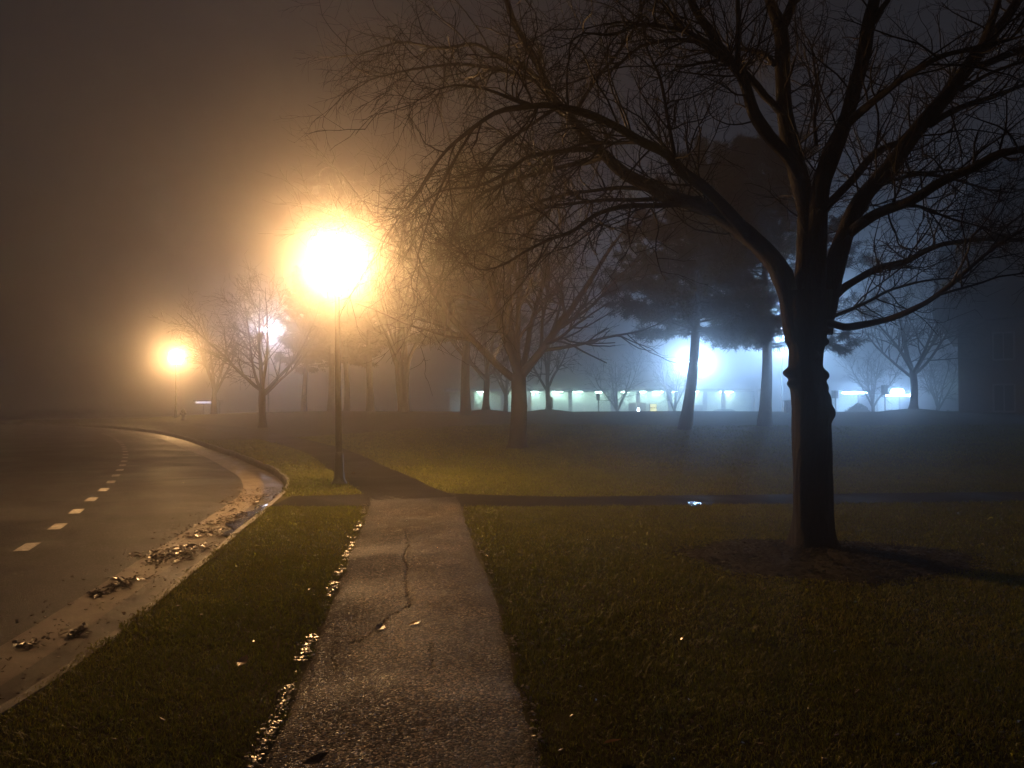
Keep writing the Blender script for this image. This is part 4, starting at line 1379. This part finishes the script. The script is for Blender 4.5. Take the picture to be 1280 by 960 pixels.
r = np.random.default_rng(77)
GLV = 'heaps of wet leaves in the gutter'
for u, v, n, sx, sy, lab in [
    (100, 791, 60, .045, .05, 'small dark clump of wet leaves alone in the near gutter'),
    (40, 807, 26, .06, .05, 'thin scatter of wet leaves at the left end of the gutter'),
    (128, 742, 70, .05, .07, 'dark clump of wet leaves at the outer edge of the pale gutter'),
    (152, 733, 80, .06, .06, 'dark heap of wet leaves just behind the outermost clump'),
    (172, 724, 46, .12, .08, 'thin trail of shiny leaves leading from the gutter clumps'),
    (222, 692, 420, .20, .34, 'largest heap of shiny wet leaves halfway along the gutter'),
    (258, 667, 190, .16, .22, 'heap of wet leaves just beyond the largest heap'),
    (287, 650, 150, .16, .40, 'long strip of wet leaves near the bluish puddle'),
    (316, 626, 200, .28, .6, 'farthest heap of leaves where the kerb starts to bend')]:
    x, y = gpr(u, v)
    V, T = leaf_geo(r, n, x, y, sx, sy, gz, pile=0.022 if n > 50 else 0.01, smin=0.018, smax=0.045, flat=0.28)
    o = link('leaf_pile', np_mesh('leaf_pile', V, None, T, smooth=False), M['leaf'])
    tag(o, lab, 'leaf pile', GLV)

# loose leaf crumbs along the gutter
n = 900
s = r.uniform(0, 1, n)**0.8
yy_ = 3.5 + s * 12
of = np.abs(r.normal(0.45, 0.35, n)) + 0.06
x = kerbx(yy_) - of
V, Q = chips(r, x, yy_, np.full(n, ROADZ + 0.012 + 0.01 * np.clip(of, 0, 1)), 0.004, 0.017, 0.3)
tag(link('gutter_litter', np_mesh('gutter_litter', V, Q, smooth=False), M['leaf']), 'fine leaf crumbs and grit strewn along the gutter', 'litter', kind='stuff')

# leaves on path and lawn
GFL = 'single fallen leaves'


def lz(x, y):
    return hgt(x, y) + 0.03


def one_leaf(u, v, size, mat, lab, zoff=0.0, flat=0.2, rz=None):
    x, y = gp(u, v)
    V, T = leaf_geo(np.random.default_rng(int(u * 7 + v)), 1, 0, 0, 1e-6, 1e-6, lambda a, b: np.zeros(np.shape(a)), smin=size, smax=size * 1.05, flat=flat)
    o = link('fallen_leaf', np_mesh('fallen_leaf', V, None, T, smooth=False), M[mat])
    o.location = (x, y, float(hgt(x, y)) + 0.022 + zoff)
    tag(o, lab, 'leaf', GFL)
    return o


one_leaf(519, 782, 0.055, 'paleleaf', 'pale shiny leaf lying in the middle of the footpath')
one_leaf(477, 788, 0.06, 'leaf', 'dark curled leaf on the footpath beside the crack')
one_leaf(396, 955, 0.06, 'leaf', 'dark leaf at the very bottom edge of the footpath', flat=0.5)
one_leaf(306, 835, 0.06, 'paleleaf', 'pale wet leaf on the grass left of the footpath', 0.02)
one_leaf(764, 936, 0.05, 'paleleaf', 'yellowish leaf on the dark grass right of the footpath', 0.02)
one_leaf(442, 593, 0.11, 'paleleaf', 'pale scrap of leaf on the path near the lamp pole')

# wet grit and leaf bits along both edges of the footpath
n = 2200
y = 2.6 + r.uniform(0, 1, n)**1.3 * 9.5
side = r.uniform(0, 1, n) < 0.66
clus = fbm(y * 5, y * 0, 61) + 0.5 * fbm(y * 17, y * 0, 62)
keep = clus > np.where(side, -0.1, 0.35)
y, side = y[keep], side[keep]
x = np.where(side, pl(y) + r.normal(-0.005, 0.022, len(y)), pr(y) + r.normal(0.005, 0.018, len(y)))
V, Q = chips(r, x, y, np.full(len(y), 0.026), 0.004, 0.014, 0.15)
tag(link('edge_grit', np_mesh('edge_grit', V, Q, smooth=False), M['stone']), 'wet broken grit along the ragged edges of the footpath', 'grit', kind='stuff')

# small puddle on the cross path that mirrors the floodlight
x, y = gp(866, 630)
nu, nv = 28, 12
th_ = np.arange(nu) * 2 * PI / nu
V = []
for f in np.linspace(0, 1, nv):
    k_ = 1 + 0.3 * np.sin(2 * th_ + 0.4) + 0.22 * np.sin(3 * th_ + 2) + 0.12 * np.sin(7 * th_)
    X_, Y_ = x + 0.095 * f * k_ * np.cos(th_), y + 0.30 * f * k_ * np.sin(th_)
    V.append(np.stack([X_, Y_, np.full(nu, float(hgt(x, y)) + 0.018) + 0.0015 * np.sin(X_ * 30) * np.sin(Y_ * 21)], 1))
V = np.concatenate(V)
i = np.arange(nv - 1)[:, None]; j = np.arange(nu)[None]
a0 = (i * nu + j).ravel(); a1 = (i * nu + (j + 1) % nu).ravel()
tag(link('path_puddle', np_mesh('path_puddle', V, np.stack([a0, a0 + nu, a1 + nu, a1], 1)), M['water']), kind='structure')

# crumbs of wet leaf lying in the grass
n = 2000
y = 2.7 + r.uniform(0, 1, n)**1.2 * 11
x = r.uniform(-0.7, 0.7, n) * (y + 0.5)
keep = on_lawn(x, y, 0.0)
x, y = x[keep], y[keep]
V, Q = chips(r, x, y, hgt(x, y) + r.uniform(0.008, 0.02, len(x)), 0.004, 0.017, 0.4)
tag(link('lawn_litter', np_mesh('lawn_litter', V, Q, smooth=False), M['leaf']), 'small wet leaf crumbs strewn through the lawn grass', 'litter', kind='stuff')

# water lying in the gutter where the kerb starts to bend
nn = 40
yy_ = np.linspace(9.8, 13.2, nn)
taper = np.sin(np.linspace(0, PI, nn))**0.5
xl_ = kerbx(yy_) - 0.035
V = np.concatenate([np.stack([xl_, yy_, np.full(nn, ROADZ + 0.014)], 1), np.stack([xl_ - 0.02 - 0.34 * taper * (1 + 0.25 * np.sin(yy_ * 7)), yy_, np.full(nn, ROADZ + 0.014)], 1)])
q = np.arange(nn - 1)
tag(link('puddle', np_mesh('puddle', V, np.stack([q, q + 1, q + nn + 1, q + nn], 1)), M['water']), kind='structure')

# ------------------------------------------------------------------ haze
mb = MB()
BX0, BX1, BY0, BY1, BZ0, BZ1 = -200, 200, -30, 270, -3.4, 19.0
mb.box(((BX0 + BX1) / 2, (BY0 + BY1) / 2, (BZ0 + BZ1) / 2), (BX1 - BX0, BY1 - BY0, BZ1 - BZ0))
hm = bpy.data.materials.new('fog')
hm.use_nodes = True
nt = hm.node_tree
nt.nodes.remove(nt.nodes['Principled BSDF'])
# droplets scatter strongly forwards, with a weaker broad lobe
ad = nt.nodes.new('ShaderNodeAddShader')
for k_, (dn, g_) in enumerate(((0.0105, 0.95), (0.0021, 0.25))):
    pv = nt.nodes.new('ShaderNodeVolumePrincipled')
    pv.inputs['Color'].default_value = (0.93, 0.93, 0.95, 1)
    pv.inputs['Density'].default_value = dn
    pv.inputs['Density Attribute'].default_value = ''
    pv.inputs['Anisotropy'].default_value = g_
    nt.links.new(pv.outputs[0], ad.inputs[k_])
nt.links.new(ad.outputs[0], nt.nodes['Material Output'].inputs['Volume'])
hz_ = mb.build('haze', hm)
tag(hz_, 'night fog filling the air over lawn, road and trees', 'fog', kind='stuff')

# ------------------------------------------------------------------ world, moon, camera
w = bpy.data.worlds.new('World')
sc.world = w
w.use_nodes = True
nt = w.node_tree
bg = nt.nodes['Background']
sky = nt.nodes.new('ShaderNodeTexSky')
sky.sky_type = 'NISHITA'
sky.sun_disc = False
sky.sun_elevation = R(-3)
sky.sun_rotation = R(200)
nt.links.new(sky.outputs[0], bg.inputs['Color'])
bg.inputs['Strength'].default_value = 0.2

sl_ = bpy.data.lights.new('moon', 'SUN')
sl_.energy = 0.001
sl_.angle = R(12)
sl_.color = (0.75, 0.85, 1.0)
so = bpy.data.objects.new('moon', sl_)
C.objects.link(so)
so.rotation_euler = (R(60), 0, R(200))

cam = bpy.data.cameras.new('camera')
cam.sensor_width = 36
cam.lens = 36 * F / 1280
cam.clip_start = 0.05
cam.clip_end = 3000
co = bpy.data.objects.new('camera', cam)
C.objects.link(co)
co.location = (0, 0, CAMH)
co.rotation_euler = (PI / 2 + PITCH, 0, 0)
sc.camera = co

sc.view_settings.view_transform = 'Standard'
sc.view_settings.look = 'None'
sc.view_settings.exposure = 0
sc.view_settings.gamma = 1
sc.render.film_transparent = False
cy = sc.cycles
cy.use_denoising = True
try:
    cy.denoiser = 'OPENIMAGEDENOISE'
    cy.denoising_input_passes = 'RGB_ALBEDO_NORMAL'
except Exception:
    pass
cy.max_bounces = 5
cy.diffuse_bounces = 2
cy.glossy_bounces = 2
cy.transmission_bounces = 2
cy.transparent_max_bounces = 8
cy.volume_bounces = 1
cy.sample_clamp_indirect = 2.0
cy.use_light_tree = True
cy.caustics_reflective = False
cy.caustics_refractive = False
